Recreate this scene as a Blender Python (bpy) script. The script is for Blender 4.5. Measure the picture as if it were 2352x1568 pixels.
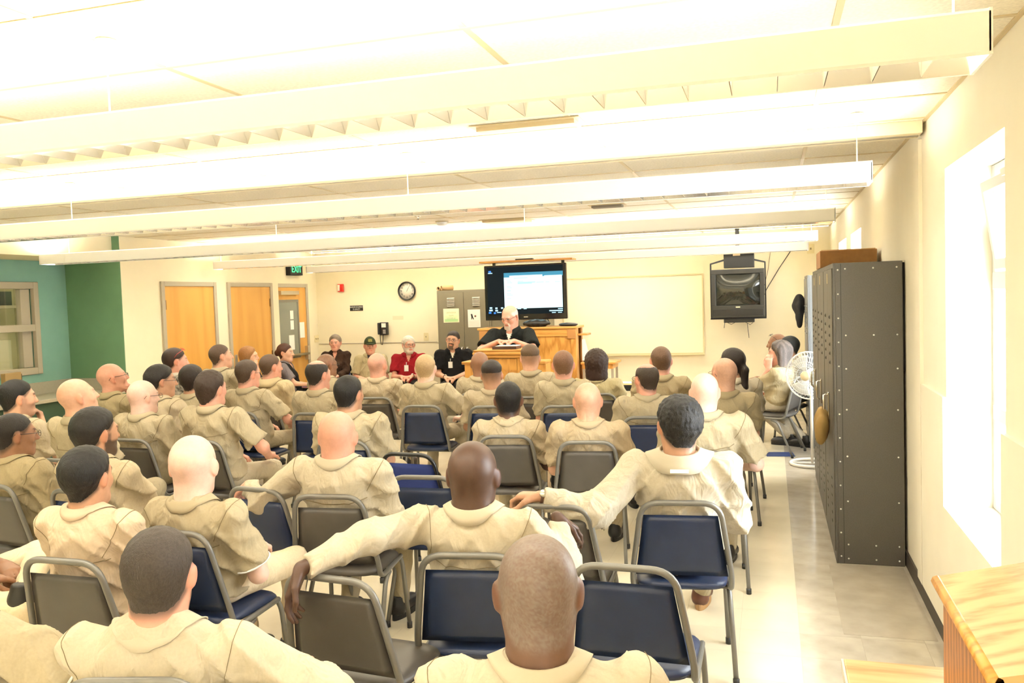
import bpy, bmesh, math, random
import numpy as np
from mathutils import Vector, Matrix

for o in list(bpy.data.objects):
    bpy.data.objects.remove(o)
SC = bpy.context.scene
COL = SC.collection
random.seed(7)

# ------------------------------------------------------------------ camera
W_PX, H_PX = 2352.0, 1568.0
F_PX, CAM_H = 1950.0, 1.83
YAW, PITCH, ROLL = 0.297, 0.0499, 0.0329
_f = np.array([-math.sin(YAW)*math.cos(PITCH), math.cos(YAW)*math.cos(PITCH), -math.sin(PITCH)])
_r = np.array([math.cos(YAW), math.sin(YAW), 0.0])
_u = np.cross(_r, _f)
_c, _s = math.cos(ROLL), math.sin(ROLL)
_r, _u = _r*_c - _u*_s, _u*_c + _r*_s
CO = np.array([0.0, 0.0, CAM_H])
cam_d = bpy.data.cameras.new('camera')
cam = bpy.data.objects.new('camera', cam_d)
COL.objects.link(cam)
cam_d.sensor_width = 36.0
cam_d.lens = 36.0*F_PX/W_PX
cam_d.clip_start = 0.05
cam_d.clip_end = 200
mw = Matrix.Identity(4)
for i in range(3):
    mw[i][0], mw[i][1], mw[i][2], mw[i][3] = _r[i], _u[i], -_f[i], CO[i]
cam.matrix_world = mw
SC.camera = cam

# ------------------------------------------------------------------ light of the place
world = bpy.data.worlds.new('sky')
SC.world = world
world.use_nodes = True
bg = world.node_tree.nodes['Background']
bg.inputs[0].default_value = (0.93, 0.97, 1.0, 1)
bg.inputs[1].default_value = 18.0
SC.view_settings.view_transform = 'Standard'
SC.view_settings.look = 'None'
SC.view_settings.gamma = 1.0
SC.view_settings.use_curve_mapping = False
SC.view_settings.exposure = 0.85
TUBE_STRENGTH = 27.0
TRAY_STRENGTH = 13.0
TUBE_COLOR = (1.0, 0.945, 0.83)
try:
    SC.cycles.max_bounces = 8
    SC.cycles.diffuse_bounces = 5
    SC.cycles.sample_clamp_indirect = 6.0
except Exception:
    pass

# pixel helpers: a pixel gives a direction, the plane it meets gives the distance
def ray(x, y):
    return _f + (x-W_PX/2)/F_PX*_r - (y-H_PX/2)/F_PX*_u
def onz(x, y, z):
    d = ray(x, y); return CO + d*((z-CAM_H)/d[2])
def onx(x, y, X):
    d = ray(x, y); return CO + d*(X/d[0])
def ony(x, y, Y):
    d = ray(x, y); return CO + d*(Y/d[1])
def atd(x, y, D):
    return CO + ray(x, y)*D

# ------------------------------------------------------------------ materials
MATS = {}
def mat(name, col, rough=0.6, metal=0.0, noise=0.0, nscale=20.0, bump=0.0, bscale=200.0, spec=0.5, stretch=None, col2=None, emit=None, estr=0.0):
    if name in MATS:
        return MATS[name]
    m = bpy.data.materials.new(name); m.use_nodes = True
    nt = m.node_tree; b = nt.nodes['Principled BSDF']
    b.inputs['Base Color'].default_value = (*col, 1)
    b.inputs['Roughness'].default_value = rough
    b.inputs['Metallic'].default_value = metal
    b.inputs['Specular IOR Level'].default_value = spec
    tc = None
    if noise or bump:
        tc = nt.nodes.new('ShaderNodeTexCoord')
        mp = nt.nodes.new('ShaderNodeMapping')
        nt.links.new(tc.outputs['Object'], mp.inputs[0])
        if stretch: mp.inputs['Scale'].default_value = stretch
    if noise:
        n = nt.nodes.new('ShaderNodeTexNoise'); n.inputs['Scale'].default_value = nscale
        n.inputs['Detail'].default_value = 4
        nt.links.new(mp.outputs[0], n.inputs['Vector'])
        mx = nt.nodes.new('ShaderNodeMix'); mx.data_type = 'RGBA'
        c2 = col2 if col2 else tuple(c*(1-noise) for c in col)
        c1 = col if col2 else tuple(min(1, c*(1+noise*0.6)) for c in col)
        mx.inputs[6].default_value = (*c1, 1); mx.inputs[7].default_value = (*c2, 1)
        rp = nt.nodes.new('ShaderNodeMapRange')
        rp.inputs[1].default_value = 0.32; rp.inputs[2].default_value = 0.68
        nt.links.new(n.outputs[0], rp.inputs[0]); nt.links.new(rp.outputs[0], mx.inputs[0])
        nt.links.new(mx.outputs[2], b.inputs['Base Color'])
    if bump:
        n2 = nt.nodes.new('ShaderNodeTexNoise'); n2.inputs['Scale'].default_value = bscale
        n2.inputs['Detail'].default_value = 3
        nt.links.new(mp.outputs[0], n2.inputs['Vector'])
        bp = nt.nodes.new('ShaderNodeBump'); bp.inputs['Strength'].default_value = bump
        bp.inputs['Distance'].default_value = 0.004
        nt.links.new(n2.outputs[0], bp.inputs['Height']); nt.links.new(bp.outputs[0], b.inputs['Normal'])
    if emit:
        b.inputs['Emission Color'].default_value = (*emit, 1)
        b.inputs['Emission Strength'].default_value = estr
    MATS[name] = m
    return m

def attr_mat(name, rough, noise=0.0, nscale=60.0, bump=0.0, bscale=300.0, spec=0.4, stretch=None, sheen=0.0):
    m = mat(name, (0.5, 0.5, 0.5), rough, bump=bump, bscale=bscale, spec=spec, stretch=stretch)
    nt = m.node_tree; b = nt.nodes['Principled BSDF']
    at = nt.nodes.new('ShaderNodeAttribute'); at.attribute_name = 'Col'
    if noise:
        tc = nt.nodes.new('ShaderNodeTexCoord')
        n = nt.nodes.new('ShaderNodeTexNoise'); n.inputs['Scale'].default_value = nscale; n.inputs['Detail'].default_value = 5
        nt.links.new(tc.outputs['Object'], n.inputs['Vector'])
        rp = nt.nodes.new('ShaderNodeMapRange'); rp.inputs[1].default_value = 0.3; rp.inputs[2].default_value = 0.7
        rp.inputs[3].default_value = 1-noise; rp.inputs[4].default_value = 1+noise*0.7
        nt.links.new(n.outputs[0], rp.inputs[0])
        vm = nt.nodes.new('ShaderNodeVectorMath'); vm.operation = 'SCALE'
        nt.links.new(at.outputs['Color'], vm.inputs[0]); nt.links.new(rp.outputs[0], vm.inputs['Scale'])
        nt.links.new(vm.outputs[0], b.inputs['Base Color'])
    else:
        nt.links.new(at.outputs['Color'], b.inputs['Base Color'])
    if sheen: b.inputs['Sheen Weight'].default_value = sheen
    return m

def wood(name, c1, c2, scale=3.0, stretch=(1, 1, 12), rough=0.35):
    if name in MATS: return MATS[name]
    m = bpy.data.materials.new(name); m.use_nodes = True
    nt = m.node_tree; b = nt.nodes['Principled BSDF']
    tc = nt.nodes.new('ShaderNodeTexCoord'); mp = nt.nodes.new('ShaderNodeMapping')
    mp.inputs['Scale'].default_value = stretch
    nt.links.new(tc.outputs['Object'], mp.inputs[0])
    wv = nt.nodes.new('ShaderNodeTexWave'); wv.wave_type = 'RINGS'
    wv.inputs['Scale'].default_value = scale; wv.inputs['Distortion'].default_value = 7.0
    wv.inputs['Detail'].default_value = 3.0; wv.inputs['Detail Scale'].default_value = 1.6
    nt.links.new(mp.outputs[0], wv.inputs[0])
    ns = nt.nodes.new('ShaderNodeTexNoise'); ns.inputs['Scale'].default_value = scale*14; ns.inputs['Detail'].default_value = 5
    nt.links.new(mp.outputs[0], ns.inputs['Vector'])
    ad = nt.nodes.new('ShaderNodeMath'); ad.operation = 'MULTIPLY'
    nt.links.new(wv.outputs[1], ad.inputs[0]); nt.links.new(ns.outputs[0], ad.inputs[1])
    rp = nt.nodes.new('ShaderNodeMapRange'); rp.inputs[1].default_value = 0.05; rp.inputs[2].default_value = 0.6
    nt.links.new(ad.outputs[0], rp.inputs[0])
    mx = nt.nodes.new('ShaderNodeMix'); mx.data_type = 'RGBA'
    mx.inputs[6].default_value = (*c1, 1); mx.inputs[7].default_value = (*c2, 1)
    nt.links.new(rp.outputs[0], mx.inputs[0]); nt.links.new(mx.outputs[2], b.inputs['Base Color'])
    b.inputs['Roughness'].default_value = rough
    MATS[name] = m
    return m

# ------------------------------------------------------------------ objects
def tag(o, label=None, cat=None, group=None, kind=None):
    if label: o['label'] = label
    if cat: o['category'] = cat
    if group: o['group'] = group
    if kind: o['kind'] = kind
    return o
def empty(name, loc=(0, 0, 0), rz=0.0, label=None, cat=None, group=None, kind=None):
    o = bpy.data.objects.new(name, None); COL.objects.link(o)
    o.empty_display_size = 0.1
    o.location = loc; o.rotation_euler = (0, 0, rz)
    return tag(o, label, cat, group, kind)
def link(name, me, parent=None, m=None):
    o = bpy.data.objects.new(name, me); COL.objects.link(o)
    if m is not None and len(me.materials) == 0: me.materials.append(m)
    if parent is not None: o.parent = parent
    return o
def mesh_from(name, V, Fs, smooth=False):
    me = bpy.data.meshes.new(name)
    me.from_pydata([tuple(v) for v in V], [], [tuple(int(i) for i in f) for f in Fs])
    if smooth: me.polygons.foreach_set('use_smooth', [True]*len(me.polygons))
    me.update()
    return me

class MB:
    """collects simple shapes into one mesh"""
    def __init__(s): s.V = []; s.F = []; s.S = []
    def add(s, V, Fs, smooth=False):
        o = len(s.V); s.V += [tuple(v) for v in V]
        for f in Fs: s.F.append(tuple(i+o for i in f)); s.S.append(smooth)
        return s
    def box(s, a, b):
        x0, y0, z0 = a; x1, y1, z1 = b
        V = [(x0,y0,z0),(x1,y0,z0),(x1,y1,z0),(x0,y1,z0),(x0,y0,z1),(x1,y0,z1),(x1,y1,z1),(x0,y1,z1)]
        return s.add(V, [(0,3,2,1),(4,5,6,7),(0,1,5,4),(1,2,6,5),(2,3,7,6),(3,0,4,7)])
    def bbox(s, a, b, r=0.006):
        """box with chamfered edges"""
        x0, y0, z0 = a; x1, y1, z1 = b
        bm = bmesh.new(); bmesh.ops.create_cube(bm, size=1)
        for v in bm.verts:
            v.co = Vector(((x0+x1)/2+v.co.x*(x1-x0), (y0+y1)/2+v.co.y*(y1-y0), (z0+z1)/2+v.co.z*(z1-z0)))
        r = min(r, abs(x1-x0)*.45, abs(y1-y0)*.45, abs(z1-z0)*.45)
        bmesh.ops.bevel(bm, geom=bm.edges[:], offset=r, segments=2, affect='EDGES', profile=0.5)
        bm.verts.index_update()
        s.add([v.co[:] for v in bm.verts], [[v.index for v in f.verts] for f in bm.faces]); bm.free()
        return s
    def prism(s, poly, axis, a, b):
        """extrude a 2D polygon along axis 0/1/2 from a to b"""
        n = len(poly)
        def mk(p, t):
            q = list(p); q.insert(axis, t); return tuple(q)
        V = [mk(p, a) for p in poly]+[mk(p, b) for p in poly]
        Fs = [tuple(range(n))[::-1], tuple(range(n, 2*n))]+[(i, (i+1) % n, n+(i+1) % n, n+i) for i in range(n)]
        return s.add(V, Fs)
    def tube(s, path, r, n=8, closed=False, cap=True, rot=0.0):
        P = [Vector(p) for p in path]; m = len(P)
        rr = r if hasattr(r, '__len__') else [r]*m
        up = None; V = []
        for i in range(m):
            if closed: t = (P[(i+1) % m]-P[i-1]).normalized()
            else: t = (P[min(i+1, m-1)]-P[max(i-1, 0)]).normalized()
            if up is None:
                up = Vector((0, 0, 1)) if abs(t.z) < .9 else Vector((0, 1, 0))
            up = (up-t*up.dot(t)).normalized(); sd = t.cross(up)
            for k in range(n):
                a = 2*math.pi*k/n+rot
                V.append(P[i]+(up*math.cos(a)+sd*math.sin(a))*rr[i])
        Fs = []
        for i in range(m if closed else m-1):
            for k in range(n):
                a, b = i*n+k, i*n+(k+1) % n
                c, d = ((i+1) % m)*n+(k+1) % n, ((i+1) % m)*n+k
                Fs.append((a, d, c, b))
        if cap and not closed:
            Fs.append(tuple(range(n))); Fs.append(tuple((m-1)*n+k for k in range(n))[::-1])
        return s.add(V, Fs, True)
    def lathe(s, prof, n=24, c=(0, 0, 0), axis=2):
        V = []
        for r, z in prof:
            for k in range(n):
                a = 2*math.pi*k/n
                p = [r*math.cos(a), r*math.sin(a)]; p.insert(axis, z)
                V.append((p[0]+c[0], p[1]+c[1], p[2]+c[2]))
        Fs = []
        for i in range(len(prof)-1):
            for k in range(n):
                Fs.append((i*n+k, i*n+(k+1) % n, (i+1)*n+(k+1) % n, (i+1)*n+k))
        Fs.append(tuple(range(n))[::-1]); Fs.append(tuple((len(prof)-1)*n+k for k in range(n)))
        return s.add(V, Fs, True)
    def mesh(s, name):
        me = bpy.data.meshes.new(name); me.from_pydata(s.V, [], s.F)
        me.polygons.foreach_set('use_smooth', s.S); me.update()
        bm = bmesh.new(); bm.from_mesh(me); bmesh.ops.recalc_face_normals(bm, faces=bm.faces[:]); bm.to_mesh(me); bm.free()
        return me
    def obj(s, name, m, parent=None):
        return link(name, s.mesh(name), parent, m)

def box_obj(name, a, b, m, parent=None, r=0.0):
    mb = MB(); (mb.bbox(a, b, r) if r else mb.box(a, b))
    return mb.obj(name, m, parent)

_fonts = {}
def text_obj(name, txt, size, m, parent, loc, rot, depth=0.0015, align='CENTER', sx=1.0):
    cu = bpy.data.curves.new(name, 'FONT'); cu.body = txt; cu.size = size
    cu.align_x = align; cu.align_y = 'CENTER'; cu.extrude = depth; cu.resolution_u = 3
    t = bpy.data.objects.new(name, cu)
    me = bpy.data.meshes.new_from_object(t)
    bpy.data.objects.remove(t); bpy.data.curves.remove(cu)
    me.name = name
    me.materials.clear(); me.materials.append(m)
    o = link(name, me, parent)
    o.location = loc; o.rotation_euler = rot; o.scale = (sx, 1, 1)
    return o
# ------------------------------------------------------------------ signed-distance meshing (organic shapes)
def v3(*a): return np.array(a, float)
def nrm(a):
    a = np.asarray(a, float); return a/(np.linalg.norm(a)+1e-12)
def s_cap(P, a, b, ra, rb):
    a = np.asarray(a, float); ba = np.asarray(b, float)-a
    pa = P-a
    t = np.clip(pa@ba/(ba@ba+1e-12), 0, 1)
    d = pa-t[:, None]*ba
    return np.sqrt(np.einsum('ij,ij->i', d, d))-(ra+(rb-ra)*t)
def s_ell(P, c, r, R=None):
    q = P-np.asarray(c, float)
    if R is not None: q = q@R
    r = np.asarray(r, float)
    k0 = np.sqrt(((q/r)**2).sum(1)); k1 = np.sqrt(((q/(r*r))**2).sum(1))+1e-9
    return k0*(k0-1)/k1
def smin(a, b, k):
    h = np.maximum(k-np.abs(a-b), 0)/k
    return np.minimum(a, b)-h*h*k*.25
def smax(a, b, k): return -smin(-a, -b, k)
def sstep(e0, e1, x):
    t = np.clip((x-e0)/(e1-e0), 0, 1); return t*t*(3-2*t)

_EDG = [(0,1),(2,3),(4,5),(6,7),(0,2),(1,3),(4,6),(5,7),(0,4),(1,5),(2,6),(3,7)]
def sdf_mesh(fn, lo, hi, v):
    lo = np.asarray(lo, float)-2*v; hi = np.asarray(hi, float)+2*v
    B = 4
    n = np.ceil((hi-lo)/v/B).astype(int)
    # coarse pass in blocks of 4 cells, itself pre-filtered in blocks of 16
    n4 = -(-n//4)
    g = np.stack(np.meshgrid(*[np.arange(k) for k in n4], indexing='ij'), -1).reshape(-1, 3)
    d = fn(lo+(g*4+2)*B*v)
    g = g[np.abs(d) < 8*v*1.75*1.35]
    off = np.stack(np.meshgrid(*[np.arange(4)]*3, indexing='ij'), -1).reshape(-1, 3)
    b = (g[:, None, :]*4+off[None]).reshape(-1, 3)
    b = b[(b < n).all(1)]
    d = fn(lo+(b+.5)*B*v)
    b = b[np.abs(d) < 2*v*1.75*1.5]
    if len(b) == 0: return np.zeros((0, 3)), np.zeros((0, 4), int)
    N = n*B+2
    cells = (b[:, None, :]*B+off[None]).reshape(-1, 3)
    def key(c): return (c[..., 0]*N[1]+c[..., 1])*N[2]+c[..., 2]
    co = np.array([[i, j, k] for i in (0, 1) for j in (0, 1) for k in (0, 1)])  # index = 4i+2j+k
    ck = key(cells[:, None, :]+co[None])            # (n,8)
    uk, inv = np.unique(ck.ravel(), return_inverse=True)
    inv = inv.reshape(ck.shape)
    kk = uk % N[2]; jj = (uk//N[2]) % N[1]; ii = uk//(N[1]*N[2])
    val = fn(lo+np.stack([ii, jj, kk], 1)*v)
    cv = val[inv]
    sg = cv < 0
    act = sg.any(1) & (~sg).any(1)
    cells = cells[act]; cv = cv[act]; sg = sg[act]
    acc = np.zeros((len(cells), 3)); cnt = np.zeros(len(cells))
    for a, bb in _EDG:
        m = sg[:, a] != sg[:, bb]
        t = cv[m, a]/(cv[m, a]-cv[m, bb])
        acc[m] += co[a]+t[:, None]*(co[bb]-co[a]); cnt[m] += 1
    V = lo+(cells+acc/cnt[:, None])*v
    ckey = key(cells); order = np.argsort(ckey); sk = ckey[order]
    def look(c):
        k = key(c); p = np.clip(np.searchsorted(sk, k), 0, len(sk)-1)
        ok = sk[p] == k
        return np.where(ok, order[p], -1)
    faces = []
    for ax in range(3):
        e = np.zeros(3, int); e[ax] = 1
        a1 = np.zeros(3, int); a1[(ax+1) % 3] = 1
        a2 = np.zeros(3, int); a2[(ax+2) % 3] = 1
        other = 4 if ax == 0 else (2 if ax == 1 else 1)
        m = sg[:, 0] != sg[:, other]
        c = cells[m]; s0 = sg[m, 0]
        q = np.stack([look(c), look(c-a1), look(c-a1-a2), look(c-a2)], 1)
        ok = (q >= 0).all(1); q = q[ok]; s0 = s0[ok]
        q[~s0] = q[~s0][:, ::-1]
        faces.append(q)
    return V, np.concatenate(faces)

def fast_mesh(name, V, Fq, col=None):
    me = bpy.data.meshes.new(name)
    nv, nf = len(V), len(Fq)
    me.vertices.add(nv); me.vertices.foreach_set('co', np.ascontiguousarray(V, np.float32).ravel())
    me.loops.add(nf*4); me.loops.foreach_set('vertex_index', np.ascontiguousarray(Fq, np.int32).ravel())
    me.polygons.add(nf); me.polygons.foreach_set('loop_start', np.arange(0, nf*4, 4, dtype=np.int32))
    me.polygons.foreach_set('use_smooth', np.ones(nf, bool))
    me.update(calc_edges=True)
    if col is not None:
        at = me.color_attributes.new('Col', 'FLOAT_COLOR', 'POINT')
        c4 = np.ones((nv, 4), np.float32); c4[:, :3] = col
        at.data.foreach_set('color', c4.ravel())
    return me
# ------------------------------------------------------------------ the room
XR, XL, XL2, XA, YB, YF, ZC, YG = .83, -7.40, -7.52, -8.21, 13.1, -3.0, 2.73, 8.35
M_wall = mat('wall_cream', (.82, .74, .54), .75, noise=.03, nscale=3, bump=.04, bscale=60)
M_wallr = mat('wall_cream_right', (.82, .77, .64), .7, noise=.03, nscale=3, bump=.04, bscale=60)
M_green = mat('wall_green', (.115, .235, .125), .75, noise=.06, nscale=4)
M_teal = mat('wall_teal', (.20, .38, .31), .75, noise=.06, nscale=4)
M_ceil = mat('ceiling_tile', (.80, .75, .62), .9, noise=.10, nscale=70, bump=.5, bscale=90)
M_tbar = mat('ceiling_tbar', (.56, .46, .27), .5)
M_white = mat('white_paint', (.82, .81, .78), .5)
M_winw = mat('window_white', (.56, .56, .54), .45)
M_trim = mat('putty_frame', (.40, .35, .26), .5)
M_maple = wood('maple_door', (.62, .33, .075), (.56, .28, .055), 1.2, (1, 1, .12), .4)
M_oak = wood('oak', (.66, .34, .085), (.42, .185, .035), 2.6, (3, 3, .35), .35)
M_oakx = wood('oak_across', (.66, .34, .085), (.44, .195, .04), 2.2, (.35, 3, 3), .35)
M_oakn = wood('oak_pale', (.60, .40, .19), (.40, .225, .085), 2.2, (.30, 2.6, 3), .3)
M_oakd = wood('oak_dark', (.42, .17, .04), (.16, .05, .012), 3.0, (3, 3, .5), .4)
M_metal = mat('brushed_metal', (.6, .58, .52), .3, .9)
M_chrome = mat('chrome', (.8, .78, .72), .15, 1.0)
M_black = mat('black_plastic', (.012, .012, .012), .35)
M_blackm = mat('black_matt', (.015, .015, .015), .8)
M_paper = mat('paper', (.82, .80, .72), .8)
M_locker = mat('locker_grey', (.085, .078, .068), .45, .15, noise=.10, nscale=150, bump=.12, bscale=350)
M_locker2 = mat('locker_bluegrey', (.20, .21, .22), .4, .2, noise=.08, nscale=150)
M_base = mat('baseboard_vinyl', (.055, .046, .036), .6)
def glass_mat(name, tint, gl):
    m = bpy.data.materials.new(name); m.use_nodes = True; nt = m.node_tree; nt.nodes.clear()
    o = nt.nodes.new('ShaderNodeOutputMaterial'); t = nt.nodes.new('ShaderNodeBsdfTransparent'); g = nt.nodes.new('ShaderNodeBsdfGlossy'); mx = nt.nodes.new('ShaderNodeMixShader')
    t.inputs[0].default_value = (*tint, 1); g.inputs['Roughness'].default_value = .02; mx.inputs[0].default_value = gl
    nt.links.new(t.outputs[0], mx.inputs[1]); nt.links.new(g.outputs[0], mx.inputs[2]); nt.links.new(mx.outputs[0], o.inputs[0]); return m
M_glass = glass_mat('window_glass', (.97, .98, .98), .06)
def emis(name, c, s):
    return mat(name, (0, 0, 0), .5, emit=c, estr=s, spec=.1)

def struct(o): o['kind'] = 'structure'; return o
def holes_wall(mb, axis, c0, c1, u0, u1, z0, z1, holes):
    """wall slab between c0..c1 on `axis`, running u0..u1 on the other axis, with rectangular holes (ua,ub,za,zb)"""
    def bx(ua, ub, za, zb):
        if ub-ua < 1e-4 or zb-za < 1e-4: return
        if axis == 0: mb.box((c0, ua, za), (c1, ub, zb))
        else: mb.box((ua, c0, za), (ub, c1, zb))
    cur = u0
    for (ua, ub, za, zb) in sorted(holes):
        bx(cur, ua, z0, z1); bx(ua, ub, z0, za); bx(ua, ub, zb, z1); cur = ub
    bx(cur, u1, z0, z1)

# floor ---------------------------------------------------------------
M_tile = mat('floor_tile_cream', (.70, .63, .47), .16, noise=.07, nscale=2.2, col2=(.60, .53, .39), bump=.02, bscale=8)
M_tile2 = mat('floor_tile_tan', (.45, .40, .325), .10, noise=.18, nscale=5, bump=.02, bscale=8)
M_joint = mat('floor_joint', (.42, .37, .28), .6)
floor = struct(box_obj('floor', (-10.6, YF-.3, -.12), (XR+.35, YB+.2, -.0035), M_joint))
T = .305; SX = .117
tb = {}
for k, m in (('c', M_tile), ('t', M_tile2)):
    me = MB(); me.box((.0003, .0003, -.0035), (T-.0003, T-.0003, 0)); tb[k] = me.mesh('floor_tile'); tb[k].materials.append(m)
far = {'c': MB(), 't': MB()}
cnt = 0
for i in range(-36, 3):
    x = SX+i*T
    for j in range(-10, 53):
        y = -.2+j*T
        if y+T < YF or y > YB: continue
        k = 't' if i >= 0 else 'c'
        near = (i >= -7 and 2.4 < y < 10.6)
        if near and cnt < 300:
            o = link('floor_tile', tb[k], floor); o.location = (x, y, 0); cnt += 1
        else:
            far[k].box((x+.0003, y+.0003, -.0035), (x+T-.0003, y+T-.0003, 0))
for k, m in (('c', M_tile), ('t', M_tile2)):
    o = far[k].obj('floor_tile_field', m, floor); o['kind'] = 'stuff'
tag(box_obj('worn_floor_patch', (.34, 4.72, 0.0), (.795, 5.93, .0012), mat('floor_patch', (.41, .36, .29), .2, noise=.12, nscale=6), None), 'darker worn floor patch beside the baseboard in front of the grey cabinets', 'floor patch')

# walls ---------------------------------------------------------------
WIN = [(-2.0, -.9, .72, 2.40), (3.54, 4.66, .72, 2.40), (8.72, 9.80, .72, 2.40), (10.36, 11.46, .72, 2.40)]
mb = MB(); holes_wall(mb, 0, XR, XR+.27, YF, YB, 0, ZC, WIN); struct(mb.obj('wall_right', M_wallr))
mb = MB(); holes_wall(mb, 0, XR-.018, XR-.0005, YF, 5.30, .10, 1.27, [(a, b, .72, 1.28) for a, b, _, _ in WIN[:2]]); struct(mb.obj('trim_1', M_wallr))
mb = MB(); mb.box((XR-.012, YF, 0), (XR-.0005, YB, .10)); struct(mb.obj('baseboard_right', M_base))
mb = MB(); mb.box((XR-.020, 5.31, .10), (XR-.0005, 5.46, 2.655)); struct(mb.obj('trim_2', M_wallr))
struct(box_obj('wall_back', (XL2-.3, YB, 0), (XR+.27, YB+.15, ZC), M_wall))
struct(box_obj('trim_3', (XL2+.01, YB-.008, 1.155), (-5.3, YB-.0005, 1.167), M_trim))
struct(box_obj('wall_left', (XL-.35, YG, 0), (XL, 11.72, ZC), M_wall))
struct(box_obj('wall_left_recess', (XL2-.25, 11.72, 0), (XL2, YB, ZC), M_wall))
struct(box_obj('wall_green_end', (XA-.2, YG-.012, 0), (XL-.0005, YG-.0005, ZC), M_green))
mb = MB(); holes_wall(mb, 0, XA-.15, XA, YF, YG-.012, 0, ZC, [(6.35, 7.84, 1.20, 2.15)]); struct(mb.obj('wall_left_alcove', M_teal))
struct(box_obj('wall_front', (-10.5, YF-.2, 0), (XR+.27, YF, ZC), M_wall))
struct(box_obj('soffit', (XA, YF, 2.46), (-7.50, YG-.012, ZC), M_wall))
# office behind the alcove window
struct(box_obj('wall_office_back', (-10.5, YF, 0), (-10.4, YB, ZC), mat('office_wall', (.55, .50, .33), .8)))
struct(box_obj('wall_office_end', (-10.4, 9.6, 0), (XA-.15, 9.7, ZC), mat('office_wall', (.55, .50, .33), .8)))
o = struct(box_obj('office_fill_panel', (-9.6, 6.9, ZC-.02), (-9.0, 8.1, ZC-.005), emis('office_fill_glow', (1, .9, .6), 9)))  # unseen glowing panel, added to brighten the closed office
ob = empty('office_shelf', (-10.3, 8.2, 0), 0, 'dim shelf with dark boxes inside the office behind the window', 'shelf')
box_obj('shelf_board', (-.05, -1.6, 1.93), (.35, 1.2, 1.97), M_trim, ob); box_obj('dark_box', (0, -1.4, 1.97), (.3, 1.0, 2.16), mat('office_dark', (.05, .06, .055), .6), ob)
box_obj('cabinet', (-.05, -1.2, 0), (.35, .9, 1.5), mat('office_cab', (.50, .47, .36), .6), ob)
# alcove window
w = struct(empty('window_1', (XA, 7.095, 0)))
for nm, a, b in (('window_frame', (-.02, .73, 1.14), (.035, .80, 2.21)), ('window_frame', (-.02, -.80, 1.14), (.035, -.73, 2.21)), ('window_frame', (-.02, -.73, 1.14), (.035, .73, 1.22)), ('window_frame', (-.02, -.73, 2.13), (.035, .73, 2.21)), ('window_rail', (-.06, -.73, 1.64), (.03, .73, 1.72)), ('window_stile', (-.10, .60, 1.22), (-.03, .73, 2.13))):
    box_obj(nm, a, b, M_trim, w, .006)
box_obj('pane', (-.075, -.73, 1.22), (-.069, .61, 1.66), M_glass, w); box_obj('pane', (-.075, -.73, 1.70), (-.069, .61, 2.13), M_glass, w)
# alcove counter
ct = empty('counter', (XA, 0, 0), 0, 'long laminate counter with backsplash along the green alcove', 'counter')
M_lam = mat('laminate', (.36, .33, .25), .3, noise=.05, nscale=60)
box_obj('countertop', (.004, YF+.3, .86), (.62, YG-.016, .90), M_lam, ct, .006)
box_obj('backsplash', (.004, YF+.3, .90), (.024, YG-.016, 1.04), M_lam, ct)
box_obj('backsplash', (.024, YG-.036, .90), (.81, YG-.016, 1.04), M_lam, ct)
box_obj('countertop', (.62, 7.75, .86), (.80, YG-.016, .90), M_lam, ct)
box_obj('counter_base', (.004, YF+.3, 0), (.56, YG-.016, .86), mat('counter_green_shaded', (.03, .07, .04), .6), ct)  # green darkened to carry the shade under the counter
bk = empty('upright_binder', (XA+.20, 7.30, .90), .15, 'tan binder standing on the alcove counter behind the man with hand at mouth', 'binder')
box_obj('cover', (-.03, -.12, 0), (.03, .12, .30), mat('binder_tan', (.33, .22, .09), .6), bk, .004); box_obj('spine', (-.032, .118, .02), (.032, .126, .28), mat('binder_dark', (.14, .09, .04), .6), bk)
# downlight in the soffit
p = onz(45, 600, 2.46)
dl = empty('downlight', (-7.86, p[1], 2.46), 0, 'round chrome recessed downlight in the alcove soffit', 'ceiling light')
mb = MB(); mb.lathe([(.075, -.002), (.105, -.002), (.105, -.012), (.085, -.016), (.075, -.004)], 24); mb.obj('trim_ring', M_chrome, dl)
mb = MB(); mb.lathe([(.074, -.001), (.074, -.004)], 20); mb.obj('lens', mat('lens_grey', (.5, .5, .48), .3), dl)

# ceiling -------------------------------------------------------------
ceil = struct(box_obj('ceiling', (-10.5, YF-.2, ZC+.02), (XR+.27, YB+.15, ZC+.12), M_ceil))
GX, GY = 1.183, .592
gx0 = onz(380, 156, ZC)[0]; gy0 = onz(380, 156, ZC)[1]
xs = [gx0+GX*k for k in range(-6, 4)]; xs = [x for x in xs if XL+.05 < x < XR-.05]
ys = [gy0+GY*k for k in range(-10, 20)]; ys = [y for y in ys if YF < y < YB-.05 and not 5.10 < y < 5.36]
xe = [-7.50]+xs+[XR]; ye = sorted([YF]+ys+[5.15, 5.33, YB])
tcache = {}
for i in range(len(xe)-1):
    for j in range(len(ye)-1):
        a, b = xe[i+1]-xe[i], ye[j+1]-ye[j]
        if abs(ye[j]-5.15) < 1e-6: continue
        k = (round(a, 3), round(b, 3))
        if k not in tcache:
            mb = MB(); mb.box((.010, .010, .002), (a-.010, b-.010, .018)); tcache[k] = mb.mesh('ceiling_tile'); tcache[k].materials.append(M_ceil)
        o = link('ceiling_tile', tcache[k], ceil); o.location = (xe[i], ye[j], ZC)
for x in xs:
    box_obj('grid_bar', (x-.012, YF, ZC-.001), (x+.012, YB, ZC+.004), M_tbar, ceil)
for y in ys:
    box_obj('grid_bar', (-7.50, y-.012, ZC-.002), (XR, y+.012, ZC+.003), M_tbar, ceil)
box_obj('wall_angle', (XR-.022, YF, ZC-.003), (XR-.001, YB, ZC+.002), M_tbar, ceil)
tk = struct(empty('trim_4', (0, 5.24, 0)))
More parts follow.
